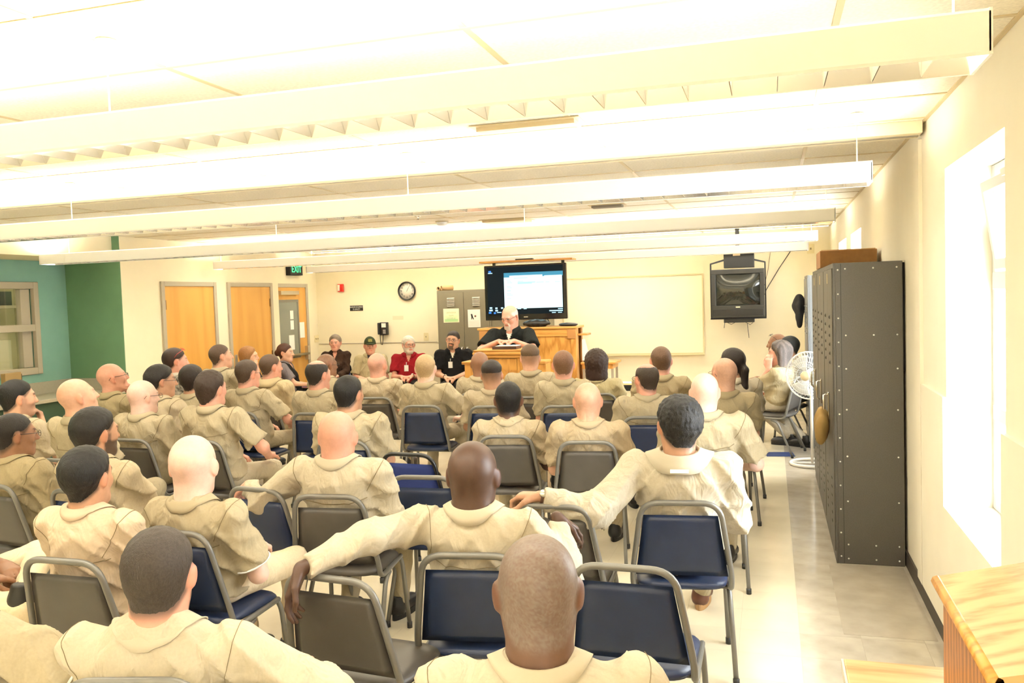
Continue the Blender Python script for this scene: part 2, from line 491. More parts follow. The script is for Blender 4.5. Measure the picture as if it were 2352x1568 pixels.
box_obj('partition_track', (-7.50, -.09, 2.665), (XR-.02, .09, 2.735), mat('track_paint', (.72, .64, .44), .5), tk, .004)
box_obj('track_slot', (-7.50, -.014, 2.660), (XR-.03, .014, 2.668), mat('track_dark', (.22, .19, .14), .5), tk)

def vent(px, py, w, l, name, label, dark=False):
    p = onz(px, py, ZC); r = empty(name, (p[0], p[1], ZC), 0, label, 'air vent')
    box_obj('vent_face', (-l/2, -w/2, -.028), (l/2, w/2, -.001), mat('vent_tan', (.62, .52, .33), .6) if not dark else mat('vent_dark', (.12, .10, .07), .6), r)
    box_obj('vent_rim', (-l/2-.03, -w/2-.03, -.006), (l/2+.03, w/2+.03, -.0005), M_tbar, r)
vent(1210, 284, .10, .52, 'ceiling_vent', 'long tan ceiling vent behind the nearest pendant light')
vent(1165, 505, .30, .50, 'ceiling_vent', 'square tan ceiling vent panel near the smoke detector')
vent(1395, 470, .12, .30, 'ceiling_vent', 'small dark-edged ceiling vent slot right of the square vent', True)
p = onz(1015, 508, ZC); sd = empty('smoke_detector', (p[0], p[1], ZC), 0, 'round cream smoke detector on the ceiling', 'smoke detector')
mb = MB(); mb.lathe([(.06, -.0), (.06, -.03), (.045, -.045), (.02, -.05)], 20); mb.obj('sensor_dome', M_white, sd)
mb = MB(); mb.lathe([(.075, -.0), (.075, -.01), (.06, -.012)], 20); mb.obj('base_ring', mat('tan_plastic', (.5, .42, .27), .5), sd)
p = onz(960, 496, ZC); sp = empty('sprinkler', (p[0], p[1], ZC), 0, 'small sprinkler head on the ceiling', 'sprinkler')
mb = MB(); mb.lathe([(.035, 0), (.035, -.006), (.012, -.01), (.012, -.035), (.025, -.038), (.025, -.042)], 14); mb.obj('sprinkler_head', M_chrome, sp)

# pendant lights --------------------------------------------------------
def pendant(y, label, x0=-7.2, x1=.50, blades='obj'):
    r = empty('pendant_light', (0, y, 0), 0, label, 'ceiling light', 'rows of pendant fluorescent lights')
    for s in (-1, 1):
        mb = MB(); pr = [(s*.095, 2.470), (s*.102, 2.462), (s*.102, 2.370), (s*.099, 2.362), (s*.096, 2.364), (s*.098, 2.372), (s*.098, 2.460)]
        mb.prism(pr, 0, x0, x1); mb.obj('side_panel', M_white, r)
    for x in (x0, x1): box_obj('end_cap', (x-.004, -.102, 2.362), (x+.004, .102, 2.470), M_white, r)
    n = int((x1-x0)/.118)
    bl = MB(); bl.prism([(-.093, 2.366), (.093, 2.366), (.069, 2.408), (-.069, 2.408)], 0, -.0012, .0012)
    M_louv = mat('louver_metal', (.70, .68, .62), .16, .95)
    if blades == 'obj':
        me = bl.mesh('louver_blade'); me.materials.append(M_louv)
        for k in range(1, n):
            o = link('louver_blade', me, r); o.location = (x0+k*(x1-x0)/n, 0, 0)
    else:
        mb = MB()
        for k in range(1, n):
            xx = x0+k*(x1-x0)/n; mb.prism([(-.093, 2.366), (.093, 2.366), (.069, 2.408), (-.069, 2.408)], 0, xx-.0012, xx+.0012)
        o = mb.obj('louver', M_louv, r); o['kind'] = 'stuff'
    for s in (-1, 1):
        mb = MB(); mb.prism([(s*.096, 2.364), (s*.099, 2.364), (s*.072, 2.411), (s*.069, 2.411)], 0, x0, x1); mb.obj('louver_rail', M_louv, r)
    box_obj('added_glow_tray', (x0+.01, -.070, 2.411), (x1-.01, .070, 2.414), mat('tray_glow', (.8, .75, .6), .5, emit=TUBE_COLOR, estr=TRAY_STRENGTH), r)  # added glowing tray that supplies the downlight below the tubes
    mb = MB()
    for s in (-1, 1): mb.tube([(x0+.03, s*.040, 2.436), (x1-.03, s*.040, 2.436)], .013, 6)
    mb.obj('fluorescent_tube', emis('tube_glow', TUBE_COLOR, TUBE_STRENGTH), r)
    hx = x1-.06
    while hx > x0:
        mb = MB(); mb.tube([(hx, 0, 2.44), (hx, 0, ZC-.05)], .0028, 6); mb.obj('hanger_rod', mat('rod_cream', (.72, .62, .40), .4), r)
        mb = MB(); mb.lathe([(.035, ZC-.002), (.035, ZC-.008), (.012, ZC-.012), (.012, ZC-.055), (.006, ZC-.06)], 14, (hx, 0, 0)); mb.obj('ceiling_canopy', mat('rod_cream', (.72, .62, .40), .4), r)
        hx -= 2.53
    return r
pendant(-2.3, 'row of pendant fluorescent light farthest behind the camera', blades='mesh')
pendant(.05, 'row of pendant fluorescent light just behind the camera', blades='mesh')
pendant(2.35, 'nearest pendant fluorescent light with large louver cells across the top')
pendant(4.78, 'second pendant fluorescent light from the camera, under the partition track')
pendant(7.33, 'third pendant fluorescent light, reaching the green alcove', -7.45, .50, 'mesh')
pendant(9.95, 'fourth pendant fluorescent light, in front of the exit sign', blades='mesh')
pendant(12.35, 'farthest pendant fluorescent light, just before the clock wall', blades='mesh')

# right windows ---------------------------------------------------------
def ext_window(n, ya, yb):
    w = struct(empty('window_%d' % n, (XR, (ya+yb)/2, 0))); h = (yb-ya)/2
    X0, X1 = .205, .268
    B = lambda nm, a, b, m=M_winw: box_obj(nm, a, b, m, w, .005)
    B('window_frame', (X0, -h, .722), (X1, -h+.05, 2.398)); B('window_frame', (X0, h-.05, .722), (X1, h, 2.398))
    B('window_frame', (X0, -h+.05, 2.33), (X1, h-.05, 2.398)); B('window_frame', (X0, -h+.05, .722), (X1, h-.05, .78))
    B('transom', (X0-.01, -h+.05, 1.80), (X1, h-.05, 1.885)); B('transom', (X0-.01, -h+.05, 1.17), (X1, h-.05, 1.24))
    box_obj('mullion', (X1-.02, -.02, .78), (X1, .012, 1.80), mat('mullion_grey', (.16, .17, .22), .5), w)
    box_obj('pane', (X0+.03, -h+.05, .78), (X0+.036, h-.05, 1.17), M_glass, w); box_obj('pane', (X0+.03, -h+.05, 1.24), (X0+.036, h-.05, 1.80), M_glass, w)
    # upper sash, tilted open into the room
    s = empty('sash', (0, 0, 0)); s.parent = w; s.location = (X0+.02, 0, 1.90); s.rotation_euler = (0, math.radians(-9), 0)
    for a, b in (((-.02, -h+.055, 0), (.02, -h+.10, .42)), ((-.02, h-.10, 0), (.02, h-.055, .42)), ((-.02, -h+.10, 0), (.02, h-.10, .05)), ((-.02, -h+.10, .37), (.02, h-.10, .42))): box_obj('sash_rail', a, b, M_winw, s, .004)
    box_obj('sash_pane', (-.003, -h+.10, .05), (.003, h-.10, .37), M_glass, s)
    box_obj('latch', (-.035, -.05, .40), (-.02, .05, .43), M_metal, s)
    box_obj('window_sill', (-.012, -h, .700), (.205, h, .7215), M_winw, w)
for i, (ya, yb, _, _) in enumerate(WIN): ext_window(i+2, ya, yb)
# ------------------------------------------------------------------ doors on the left wall
def door(n, X, ya, yb, hinge_far, glassd=False):
    d = struct(empty('door_%d' % n, (X, (ya+yb)/2, 0))); h = (yb-ya)/2; Z = 2.20
    for a, b in (((.0008, -h, 0), (.030, -h+.06, Z)), ((.0008, h-.06, 0), (.030, h, Z)), ((.0008, -h+.06, Z-.06), (.030, h-.06, Z))): box_obj('door_frame', a, b, M_trim, d, .004)
    lf = box_obj('door_leaf', (.0008, -h+.062, .01), (.012, h-.062, Z-.062), M_maple, d)
    s = 1 if hinge_far else -1
    for z in (.25, 1.10, 1.90): box_obj('hinge', (.012, s*(h-.068)-.012, z-.06), (.024, s*(h-.068)+.012, z+.06), mat('hinge_brass', (.25, .17, .10), .4, .7), d)
    if not glassd:
        hp = box_obj('handle_plate', (.012, -s*(h-.13)-.03, .88), (.018, -s*(h-.13)+.03, 1.16), M_metal, d)
        mb = MB(); mb.tube([(.018, -s*(h-.13), .95), (.06, -s*(h-.13), .95), (.06, -s*(h-.27), .95)], .010, 8); mb.obj('lever', M_metal, hp)
    return d, h
door(1, XL, onx(366, 646, XL)[1], onx(493, 647, XL)[1], False)
door(2, XL, onx(519, 647, XL)[1], onx(622, 649, XL)[1], True)
y1 = onx(703, 652, XL2)[1]
d3, h3 = door(3, XL2, y1-1.09, y1, False, True)
for a, b in (((.012, -h3+.16, .98), (.020, -h3+.20, 1.94)), ((.012, h3-.34, .98), (.020, h3-.30, 1.94)), ((.012, -h3+.20, 1.90), (.020, h3-.34, 1.94)), ((.012, -h3+.20, .98), (.020, h3-.34, 1.02))): box_obj('glazing_frame', a, b, mat('glazing_grey', (.16, .15, .12), .5), d3)
box_obj('pane', (.0125, -h3+.20, 1.02), (.015, h3-.34, 1.90), mat('pane_reflective', (.20, .21, .17), .08), d3)
for (yy, z0, z1, w_) in ((h3-.52, 1.62, 1.76, .10), (h3-.52, 1.45, 1.60, .10), (h3-.55, 1.12, 1.36, .16), (h3-.215, 1.30, 1.56, .15)): box_obj('notice', (.0151, yy-w_/2, z0), (.0165, yy+w_/2, z1), M_paper, d3)
mb = MB(); mb.tube([(.06, -h3+.14, 1.03), (.06, h3-.10, 1.03)], .022, 8); mb.obj('push_bar', mat('bar_bronze', (.30, .26, .17), .35, .6), d3)
for s in (-1, 1): box_obj('bar_bracket', (.012, s*(h3-.12)-.03, .93), (.07, s*(h3-.12)+.03, 1.16), M_metal, d3)
box_obj('door_closer', (.012, -h3+.20, 2.02), (.07, h3-.35, 2.08), M_metal, d3)

# exit sign
pa, pb = onx(657, 620, XL2), onx(684, 628, XL2)
ex = empty('exit_sign', (XL2+.001, (pa[1]+pb[1])/2, 2.41), 0, 'black exit sign with glowing green letters above the glazed door', 'sign')
box_obj('sign_case', (0, -.19, -.075), (.085, .19, .115), M_blackm, ex, .004)
text_obj('lettering', 'EXIT', .155, emis('exit_green', (.06, 1.0, .22), 2.2), ex, (.087, 0, .02), (math.pi/2, 0, math.pi/2), .001, sx=.95)

# things on the back wall -------------------------------------------------
def wp(x, y, off=0.0): return ony(x, y, YB-off)
def on_wall(name, px, py, label, cat): 
    p = wp(px, py); return empty(name, (p[0], YB-.001, p[2]), 0, label, cat)
sc_ = lambda px: px*13.55/F_PX   # metres for a pixel length there
c = on_wall('wall_clock', 936, 668, 'round white wall clock with black rim', 'clock')
mb = MB(); ring = [(.150, -.002), (.158, -.02), (.158, -.045), (.150, -.05), (.138, -.045), (.136, -.02)]
mb.lathe([(r_, y_) for r_, y_ in ring], 40, axis=1); mb.obj('rim', M_black, c)
mb = MB(); mb.lathe([(.138, -.002), (.138, -.022)], 40, axis=1); mb.obj('dial', mat('dial_white', (.80, .76, .66), .5), c)
for k in range(1, 13):
    a = math.pi/2-k*math.pi/6; text_obj('numeral', str(k), .045, M_black, c, (.106*math.cos(a), -.0235, .106*math.sin(a)), (math.pi/2, 0, 0), .0008)
for nm, a, l, w_ in (('hour_hand', 28, .055, .006), ('minute_hand', 30, .095, .004)):
    t = math.radians(a); e = (math.sin(t), 0, math.cos(t)); n = (math.cos(t), 0, -math.sin(t)); mb = MB()
    V = [tuple(e[i]*q*l+n[i]*p_*w_ for i in range(3)) for q in (-.15, 1) for p_ in (-.5, .5)]
    mb.add([(v[0], -.025, v[2]) for v in V]+[(v[0], -.027, v[2]) for v in V], [(0, 1, 3, 2), (4, 6, 7, 5), (0, 4, 5, 1), (2, 3, 7, 6), (0, 2, 6, 4), (1, 5, 7, 3)]); mb.obj(nm, M_black, c)
f = on_wall('fire_alarm', 784, 661, 'red fire alarm strobe on the back wall', 'alarm')
box_obj('housing', (-.05, -.045, -.065), (.05, 0, .065), mat('alarm_red', (.60, .02, .015), .4), f, .005)
box_obj('strobe_lens', (-.042, -.056, -.052), (-.004, -.045, .052), mat('strobe_white', (.75, .72, .6), .3), f, .003)
s = on_wall('occupancy_sign', 819, 707.5, 'small black occupancy sign with white lettering', 'sign')
box_obj('plate', (-.122, -.006, -.045), (.122, 0, .045), M_black, s)
mw_ = mat('letter_white', (.85, .85, .8), .5)
text_obj('lettering', 'MAXIMUM OCCUPANCY', .037, mw_, s, (0, -.0065, .018), (math.pi/2, 0, 0), .0006, sx=.62); text_obj('lettering', '75 CAPACITY', .037, mw_, s, (0, -.0065, -.02), (math.pi/2, 0, 0), .0006, sx=.62)
ph_ = on_wall('wall_telephone', 882.5, 754, 'black wall telephone with looped handset cord', 'telephone')
box_obj('phone_body', (-.055, -.06, -.11), (.085, 0, .105), M_black, ph_, .008); box_obj('handset', (-.088, -.085, -.10), (-.045, -.03, .10), mat('handset_black', (.02, .02, .02), .4), ph_, .012)
box_obj('directory_card', (-.02, -.062, .02), (.06, -.0605, .09), M_paper, ph_)
for i in range(4):
    for j in range(3): box_obj('key', (.005+j*.018, -.064, -.085+i*.018), (.017+j*.018, -.06, -.074+i*.018), mat('key_white', (.7, .68, .6), .5), ph_)
mb = MB(); mb.tube([(-.062, -.04, -.09), (-.066, -.03, -.18), (-.05, -.03, -.27), (-.03, -.03, -.275), (-.018, -.03, -.20), (-.012, -.03, -.10)], .006, 6); mb.obj('cord', M_black, ph_)
tag(box_obj('phone_note', (wp(873, 0)[0], YB-.002, wp(880, 735)[2]), (wp(898, 0)[0], YB-.0008, wp(880, 726)[2]), mat('note_pink', (.80, .62, .42), .8)), 'faded pink paper note above the telephone', 'note')
for px, py, w_, lb in ((979, 773, .058, 'single cream light switch plate beside the grey storage cabinet'),):
    s = on_wall('light_switch', px, py, lb, 'light switch'); box_obj('plate', (-.042, -.006, -.065), (.042, 0, .065), mat('switch_cream', (.72, .62, .36), .4), s, .003); box_obj('toggle', (-.006, -.018, -.012), (.006, -.006, .012), mat('toggle_dark', (.3, .24, .13), .4), s)
p = onx(733, 777, XL2); s = empty('light_switch', (XL2+.001, p[1], p[2]), 0, 'wide cream five-toggle switch plate beside the glazed door', 'light switch')
box_obj('plate', (0, -.16, -.06), (.006, .16, .06), mat('switch_cream', (.72, .62, .36), .4), s, .003)
for k in range(5): box_obj('toggle', (.006, -.12+k*.06-.006, -.012), (.016, -.12+k*.06+.006, .012), mat('toggle_dark', (.3, .24, .13), .4), s)
p = wp(1862, 571); s = empty('outlet_plate', (p[0], YB-.001, p[2]), 0, 'cream outlet plate high in the back right corner', 'outlet'); box_obj('plate', (-.05, -.008, -.07), (.05, 0, .07), mat('switch_cream', (.72, .62, .36), .4), s, .003); box_obj('socket', (-.012, -.012, -.015), (.012, -.008, .015), mat('toggle_dark', (.3, .24, .13), .4), s)
# whiteboard
a, b = wp(1290, 640), wp(1619, 812)
wb = empty('whiteboard', ((a[0]+b[0])/2, YB-.001, (a[2]+b[2])/2), 0, 'large whiteboard with pale frame on the back wall', 'whiteboard'); hx, hz = (b[0]-a[0])/2, (a[2]-b[2])/2
box_obj('writing_surface', (-hx, -.012, -hz), (hx, 0, hz), mat('whiteboard', (.84, .77, .57), .35), wb)
M_wbf = mat('whiteboard_frame', (.62, .52, .30), .5)
for q0, q1 in (((-hx, -.024, hz-.02), (hx, -.012, hz)), ((-hx, -.024, -hz), (hx, -.012, -hz+.02)), ((-hx, -.024, -hz+.02), (-hx+.02, -.012, hz-.02)), ((hx-.02, -.024, -hz+.02), (hx, -.012, hz-.02))): box_obj('frame_rail', q0, q1, M_wbf, wb)
box_obj('marker_tray', (-hx, -.075, -hz-.012), (hx, -.012, -hz), M_wbf, wb)

# storage cabinets ----------------------------------------------------------
def cabinet(name, loc, rz, w_, dep, hgt, m, label, posters=None, louvers='slot', handle=True, rivets=False, labels_=True):
    """front face looks towards local -y, origin at the floor, left front corner"""
    r = empty(name, loc, rz, label, 'cabinet', None)
    box_obj('carcass', (0, .012, 0), (w_, dep, hgt), m, r, .004)
    fr = MB(); t = .022
    fr.box((0, 0, 0), (t, .012, hgt)); fr.box((w_-t, 0, 0), (w_, .012, hgt)); fr.box((t, 0, hgt-.03), (w_-t, .012, hgt)); fr.box((t, 0, 0), (w_-t, .012, .07)); fr.obj('front_frame', m, r)
    for k in (0, 1):
        x0 = t+.003+k*(w_/2-t); x1 = (w_/2-.002) if k == 0 else (w_-t-.003)
        d = box_obj('door', (x0, -.008, .075), (x1, .0115, hgt-.034), m, r, .003); cx = (x0+x1)/2
        lm = mat('louver_light', (.34, .30, .22), .5)
        if louvers == 'slot':
            me = MB(); me.prism([(-.008, 0), (-.020, -.004), (-.008, .012)], 0, -.062, .062)
            lme = me.mesh('louver'); lme.materials.append(lm)
            for j in range(6):
                for zb in (hgt-.13, .38):
                    o = link('louver', lme, d); o.location = (cx, 0, zb-j*.024)
        else:
            me = MB(); me.lathe([(.0, -.017), (.008, -.015), (.014, -.008)], 10, axis=1); lme = me.mesh('vent_boss'); lme.materials.append(m)
            for j in range(6):
                o = link('vent_boss', lme, d); o.location = (cx, 0, hgt-.36-j*.062)
            ms = MB(); ms.box((-.03, -.0095, 0), (.03, -.0078, .012)); sme = ms.mesh('vent_slot'); sme.materials.append(M_blackm)
            for j in range(6): o = link('vent_slot', sme, d); o.location = (cx, 0, .22+j*.06)
    if labels_: 
        box_obj('number_plate', (w_/2-.02, -.010, hgt-.13), (w_/2+.012, -.008, hgt-.06), mat('plate_brass', (.65, .52, .25), .4, .5), r)
    if handle:
        for k, sx in enumerate((-1, 1)):
            if handle == 'one' and k == 0: continue
            hx = w_/2+sx*.045
            h = box_obj('handle_recess', (hx-.018, -.018, .90), (hx+.018, -.008, 1.10), M_chrome, r, .006)
            mb = MB(); mb.tube([(hx, -.018, 1.085), (hx, -.045, 1.078), (hx, -.045, .95), (hx, -.026, .93)], .008, 8); mb.obj('lever', M_chrome, h)
    if rivets:
        me = MB(); me.lathe([(.0, -.006), (.006, -.005), (.0085, 0)], 8, axis=0); rm = me.mesh('rivet'); rm.materials.append(mat('rivet_zinc', (.75, .75, .70), .3, .6))
        def rv(y, z): o = link('rivet', rm, r); o.location = (0, y, z)
        for j in range(13): rv(.045, .05+j*(hgt-.08)/12)
        for z in (.11, .33, .72, 1.02, 1.30, 1.60, hgt-.05):
            for y in (.12, dep*.55, dep-.06): 
                if not (z in (.72, 1.02, 1.30) and abs(y-dep*.55) < .01): rv(y, z)
        box_obj('edge_seam', (-.0012, .060, .004), (0, .063, hgt-.004), M_blackm, r)
    return r
# three cabinets along the right wall; their fronts look left, so local x runs towards +y ... rotated by -90 degrees
L0 = 5.955; CWD = .93; names_ = ('nearest', 'middle', 'farthest')
for k in range(3):
    cabinet('storage_cabinet', (.392, L0+(k+1)*CWD, 0), -math.pi/2, CWD-.004, .42, 1.995, M_locker, ('tall dark grey metal cabinet nearest the camera with riveted side panel', 'tall dark grey metal cabinet in the middle of the right wall row', 'tall dark grey metal cabinet at the far end of the row, by the fan')[k], None, 'boss', 'one', False)
# rivets on the visible end panel of the nearest one
rk = [o for o in bpy.data.objects if o.name.startswith('storage_cabinet')][0]
me = MB(); me.lathe([(.0, .004), (.0045, .0035), (.006, 0)], 8, axis=0); rm = me.mesh('rivet'); rm.materials.append(mat('rivet_zinc', (.75, .75, .70), .3, .6))
def rvt(y, z): o = link('rivet', rm, rk); o.location = (CWD-.004, y, z)
for j in range(13): rvt(.030, .05+j*1.90/12)
for z in (.035, .13, .42, .72, 1.03, 1.30, 1.52, 1.955):
    for y in (.075, .245, .385):
        if not (.3 < z < 1.4 and y == .245): rvt(y, z)
box_obj('edge_seam', (CWD-.005, .046, .004), (CWD-.0032, .049, 1.99), M_blackm, rk)
tag(box_obj('black_noticeboard', (.8130, 6.0, 1.28), (.8285, 6.9, 1.985), M_blackm), 'thin black panel wedged between the nearest cabinet and the wall', 'panel')
cb = empty('cardboard_box', (.42, 7.55, 1.996), 0, 'flat brown cardboard box on top of the grey cabinets', 'box')
M_card = mat('cardboard', (.27, .125, .04), .8, noise=.1, nscale=20)
box_obj('carton', (-.04, -.35, 0), (.38, .22, .135), M_card, cb, .004); box_obj('flap', (-.03, -.34, .135), (.37, .20, .141), mat('cardboard_pale', (.50, .34, .16), .8), cb)
# khaki cap hanging from the nearest cabinet's handle
def capf(P):
    d = s_ell(P, (0, 0, -.07), (.050, .105, .115)); d = smin(d, s_ell(P, (-.01, .02, -.17), (.03, .06, .06)), .04)
    return d+.005*np.sin(P[:, 1]*70+P[:, 2]*40)
V, Fq = sdf_mesh(capf, (-.1, -.15, -.3), (.1, .15, .1), .009)
hp = [o for o in bpy.data.objects if o.name.startswith('lever')]
o = link('khaki_cap', fast_mesh('khaki_cap', V, Fq), None, mat('cap_khaki', (.33, .21, .07), .85, noise=.1, nscale=15)); o.location = (.335, 6.42, .945)
tag(o, 'khaki cloth cap hanging from the handle of the nearest grey cabinet', 'cap')
# far blue-grey cabinet with a black jacket
cabinet('storage_cabinet', (.405, 10.26+.93, 0), -math.pi/2, .926, .42, 1.99, M_locker2, 'blue-grey metal cabinet standing behind the fan by the far windows', None, 'boss', 'one', False)
jk = None
def jf(P):
    d = s_ell(P, (0, 0, -.18), (.048, .12, .20)); d = smin(d, s_cap(P, (0, .0, .0), (0, 0, -.1), .035, .08), .06); return d+.008*np.sin(P[:, 1]*45+2*np.sin(P[:, 2]*18))
V, Fq = sdf_mesh(jf, (-.15, -.25, -.5), (.15, .25, .1), .014)
o = link('hanging_jacket', fast_mesh('hanging_jacket', V, Fq), None, mat('jacket_black', (.01, .01, .012), .85)); o.location = (.335, 11.08, 1.74)
tag(o, 'black jacket hanging on the blue-grey cabinet', 'jacket')
# cabinets against the back wall, behind the television
cl = ony(1003, 666, 12.62)
for k, lb in enumerate(('grey two-door metal cabinet with paper notices, left of the television', 'grey two-door metal cabinet behind the television')):
    r = cabinet('storage_cabinet', (cl[0]+k*.90, 12.62, 0), 0, .896, .46, 2.0, mat('locker_olive', (.20, .175, .115), .5, .1, noise=.08, nscale=120), lb, None, 'slot', True, False, False)
    if k == 0:
        def note(x0, z0, x1, z1, nm, m):
            return box_obj(nm, (x0, -.0105, z0), (x1, -.0085, z1), m, r)
        u = lambda px, py: ony(px, py, 12.61)-v3(cl[0], 12.62, 0)
        a, b = u(1018, 709), u(1055, 740)
        n = note(a[0], b[2], b[0], a[2], 'locker_notice', mat('notice_cream', (.80, .80, .55), .7))
        g = (b[2]-a[2])
        m_g = mat('notice_green', (.42, .66, .30), .7); m_g2 = mat('notice_green_pale', (.64, .76, .46), .7)
        box_obj('print_band', (a[0]+.02, -.0112, b[2]+.012), (b[0]-.02, -.0106, b[2]+.055), m_g, n); box_obj('print_band', (a[0]+.02, -.0112, b[2]+.055), (b[0]-.02, -.0106, b[2]+.11), m_g2, n)
        tm = mat('notice_ink', (.42, .50, .26), .7)
        for t_, dz in (('ORTHODOX', .155), ('ISLAM', .110), ('LOCKER #1', .065)): text_obj('print', t_, .036, tm, n, ((a[0]+b[0])/2, -.0115, b[2]+dz), (math.pi/2, 0, 0), .0004, sx=.8)
        a, b = u(1074, 711), u(1104, 751)
        n = note(a[0], b[2], b[0], a[2], 'picture_notice', M_paper)
        for q in range(4): box_obj('print_line', (a[0]+.02, -.0110, b[2]+.03+q*.022), (b[0]-.02, -.0106, b[2]+.034+q*.022), mat('ink_pale', (.55, .45, .36), .8), n)
        mb = MB(); mb.prism([(a[0]+.05, b[2]+.21), (a[0]+.075, b[2]+.21), (a[0]+.085, b[2]+.17), (a[0]+.10, b[2]+.125), (a[0]+.085, b[2]+.125), (a[0]+.07, b[2]+.155), (a[0]+.068, b[2]+.125), (a[0]+.055, b[2]+.125), (a[0]+.058, b[2]+.17)], 1, -.0112, -.0106); mb.obj('print_figure', M_blackm, n)
        mb = MB(); mb.lathe([(.0, -.0108), (.016, -.0108), (.016, -.0112)], 10, (a[0]+.125, 0, b[2]+.175), axis=1); mb.obj('print_figure', mat('ink_brown', (.2, .09, .07), .8), n)
for px, ln, lb in ((1011, .10, 'short cardboard tube on the grey cabinet, left of the pair'), (1027, .19, 'longer cardboard tube on the grey cabinet, right of the pair')):
    p = ony(px, 661, 12.70); tu = empty('cardboard_tube', (p[0], 12.70, 2.0), -.9 if ln > .15 else -.3, lb, 'tube'); mb = MB()
    rr = .042 if ln > .15 else .034
    mb.lathe([(rr*.7, -ln/2+.03), (rr*.7, -ln/2), (rr, -ln/2), (rr, ln/2), (rr*.7, ln/2), (rr*.7, ln/2-.03)], 16, (0, 0, rr), axis=1); mb.obj('tube_wall', mat('tube_card', (.40, .25, .11), .8), tu)
    mb = MB(); mb.lathe([(rr*.69, -ln/2+.028), (rr*.69, -ln/2+.03)], 16, (0, 0, rr), axis=1); mb.obj('tube_core', M_blackm, tu)

# flat television on its stand -----------------------------------------------
TY = 11.45; a, b = ony(1111, 611, TY), ony(1303, 731.5, TY)
cx = (a[0]+b[0])/2; hw = (b[0]-a[0])/2; cz = (a[2]+b[2])/2; hh = (a[2]-b[2])/2
tv = empty('flat_television', (cx, TY, 0), 0, 'large flat screen television on a stand showing a pale computer window', 'television')
box_obj('bezel', (-hw, 0, cz-hh), (hw, .07, cz+hh), mat('tv_gloss_black', (.006, .006, .007), .12), tv, .01)
SW, SH = hw-.045, hh-.04; sz = cz+.02
scr = box_obj('screen', (-SW, -.003, sz-SH+.02), (SW, .001, sz+SH-.005), emis('screen_dark', (.004, .008, .01), 1.0), tv)
def sr(x0, y0, x1, y1, m, nm='screen_window', dy=.0045):
    """rectangle in photograph pixels on the television's face"""
    p0, p1 = ony(x0, y0, TY), ony(x1, y1, TY); return box_obj(nm, (p0[0]-cx, -dy, p1[2]), (p1[0]-cx, -dy+.0006, p0[2]), m, scr)
sr(1157, 628, 1293, 705, emis('screen_cyan', (.60, .93, .95), 1.05)); sr(1157, 627, 1293, 632, emis('screen_bar', (.05, .22, .32), 1.0), 'title_bar', .006); sr(1170, 633, 1246, 635.5, emis('screen_pale', (.55, .8, .85), 1.0), 'address_bar', .0065); sr(1250, 632, 1291, 634.5, emis('screen_pale', (.55, .8, .85), 1.0), 'search_bar', .0065)
ln_ = emis('screen_line', (.36, .68, .74), 1.0)
for (x0, y0, x1) in ((1163, 643, 1172), (1165, 646, 1174), (1165, 649, 1177), (1164, 657, 1173), (1165, 660, 1176), (1165, 666, 1174), (1165, 668, 1173), (1164, 674, 1174), (1165, 677, 1178), (1165, 685, 1174), (1189, 645, 1202), (1189, 647.5, 1230), (1189, 650, 1222), (1232, 647, 1249), (1253, 646.5, 1262), (1275, 646, 1286), (1180, 637.5, 1212)): sr(x0, y0, x1, y0+1.0, ln_, 'screen_line', .006)
ic = emis('screen_icon', (.45, .75, .9), 1.0); ib = emis('screen_blue', (.05, .22, .7), 1.0)
for (x0, y0, w_, m) in ((1122, 622.5, 6, ib), (1121, 627, 10, ic), (1125, 705.5, 6, ic), (1138, 706, 5, ic), (1151, 705.5, 5, ic), (1124, 711, 8, ic), (1138, 711.5, 6, ic), (1123, 716.5, 6, ib), (1134.5, 717, 5, ib), (1142, 716.5, 10, ic), (1189, 706, 8, ic), (1203, 706, 7, ic), (1282, 707.5, 11, ic), (1262, 712, 31, ic), (1268, 716.5, 9, ic), (1282, 716, 9, ic)): sr(x0, y0, x0+w_, y0+(3.5 if w_ < 9 else 1.6), m, 'screen_icon', .006)
p = ony(1208, 727.5, TY); box_obj('logo_strip', (p[0]-cx-.03, -.002, p[2]-.006), (p[0]-cx+.03, .0, p[2]+.006), M_chrome, tv)
for s in (-1, 1):
    mb = MB(); mb.tube([(s*.26-.03, .09, 1.0), (s*.26-.03, .09, cz+.1)], .022, 8); mb.obj('stand_post', mat('post_steel', (.20, .21, .22), .35, .7), tv)
box_obj('stand_base', (-.42, -.05, 0), (.36, .28, .04), M_black, tv, .01); mb = MB(); mb.box((-.31, .07, .04), (-.25, .11, 1.0)); mb.box((.21, .07, .04), (.27, .11, 1.0)); mb.obj('stand_leg', M_black, tv)
mb = MB(); mb.tube([(.30, .05, cz-hh), (.36, -.02, cz-hh-.06), (.35, -.05, 1.46)], .006, 6); mb.obj('cable', M_black, tv)
a, b = ony(1101, 607, 11.35), ony(1318, 598, 11.35)
sh = empty('television_shelf', ((a[0]+b[0])/2, 11.35, 2.355), 0, 'narrow oak top shelf above the flat television', 'shelf')
box_obj('board', (-.68, -.02, -.012), (.66, .24, .012), M_oakx, sh, .004); box_obj('camera_unit', (-.15, -.01, .012), (.10, .06, .03), M_black, sh, .004)
for s in (-.5, .5): box_obj('bracket', (s-.02, .10, -.40), (s+.02, .13, -.012), M_black, sh)
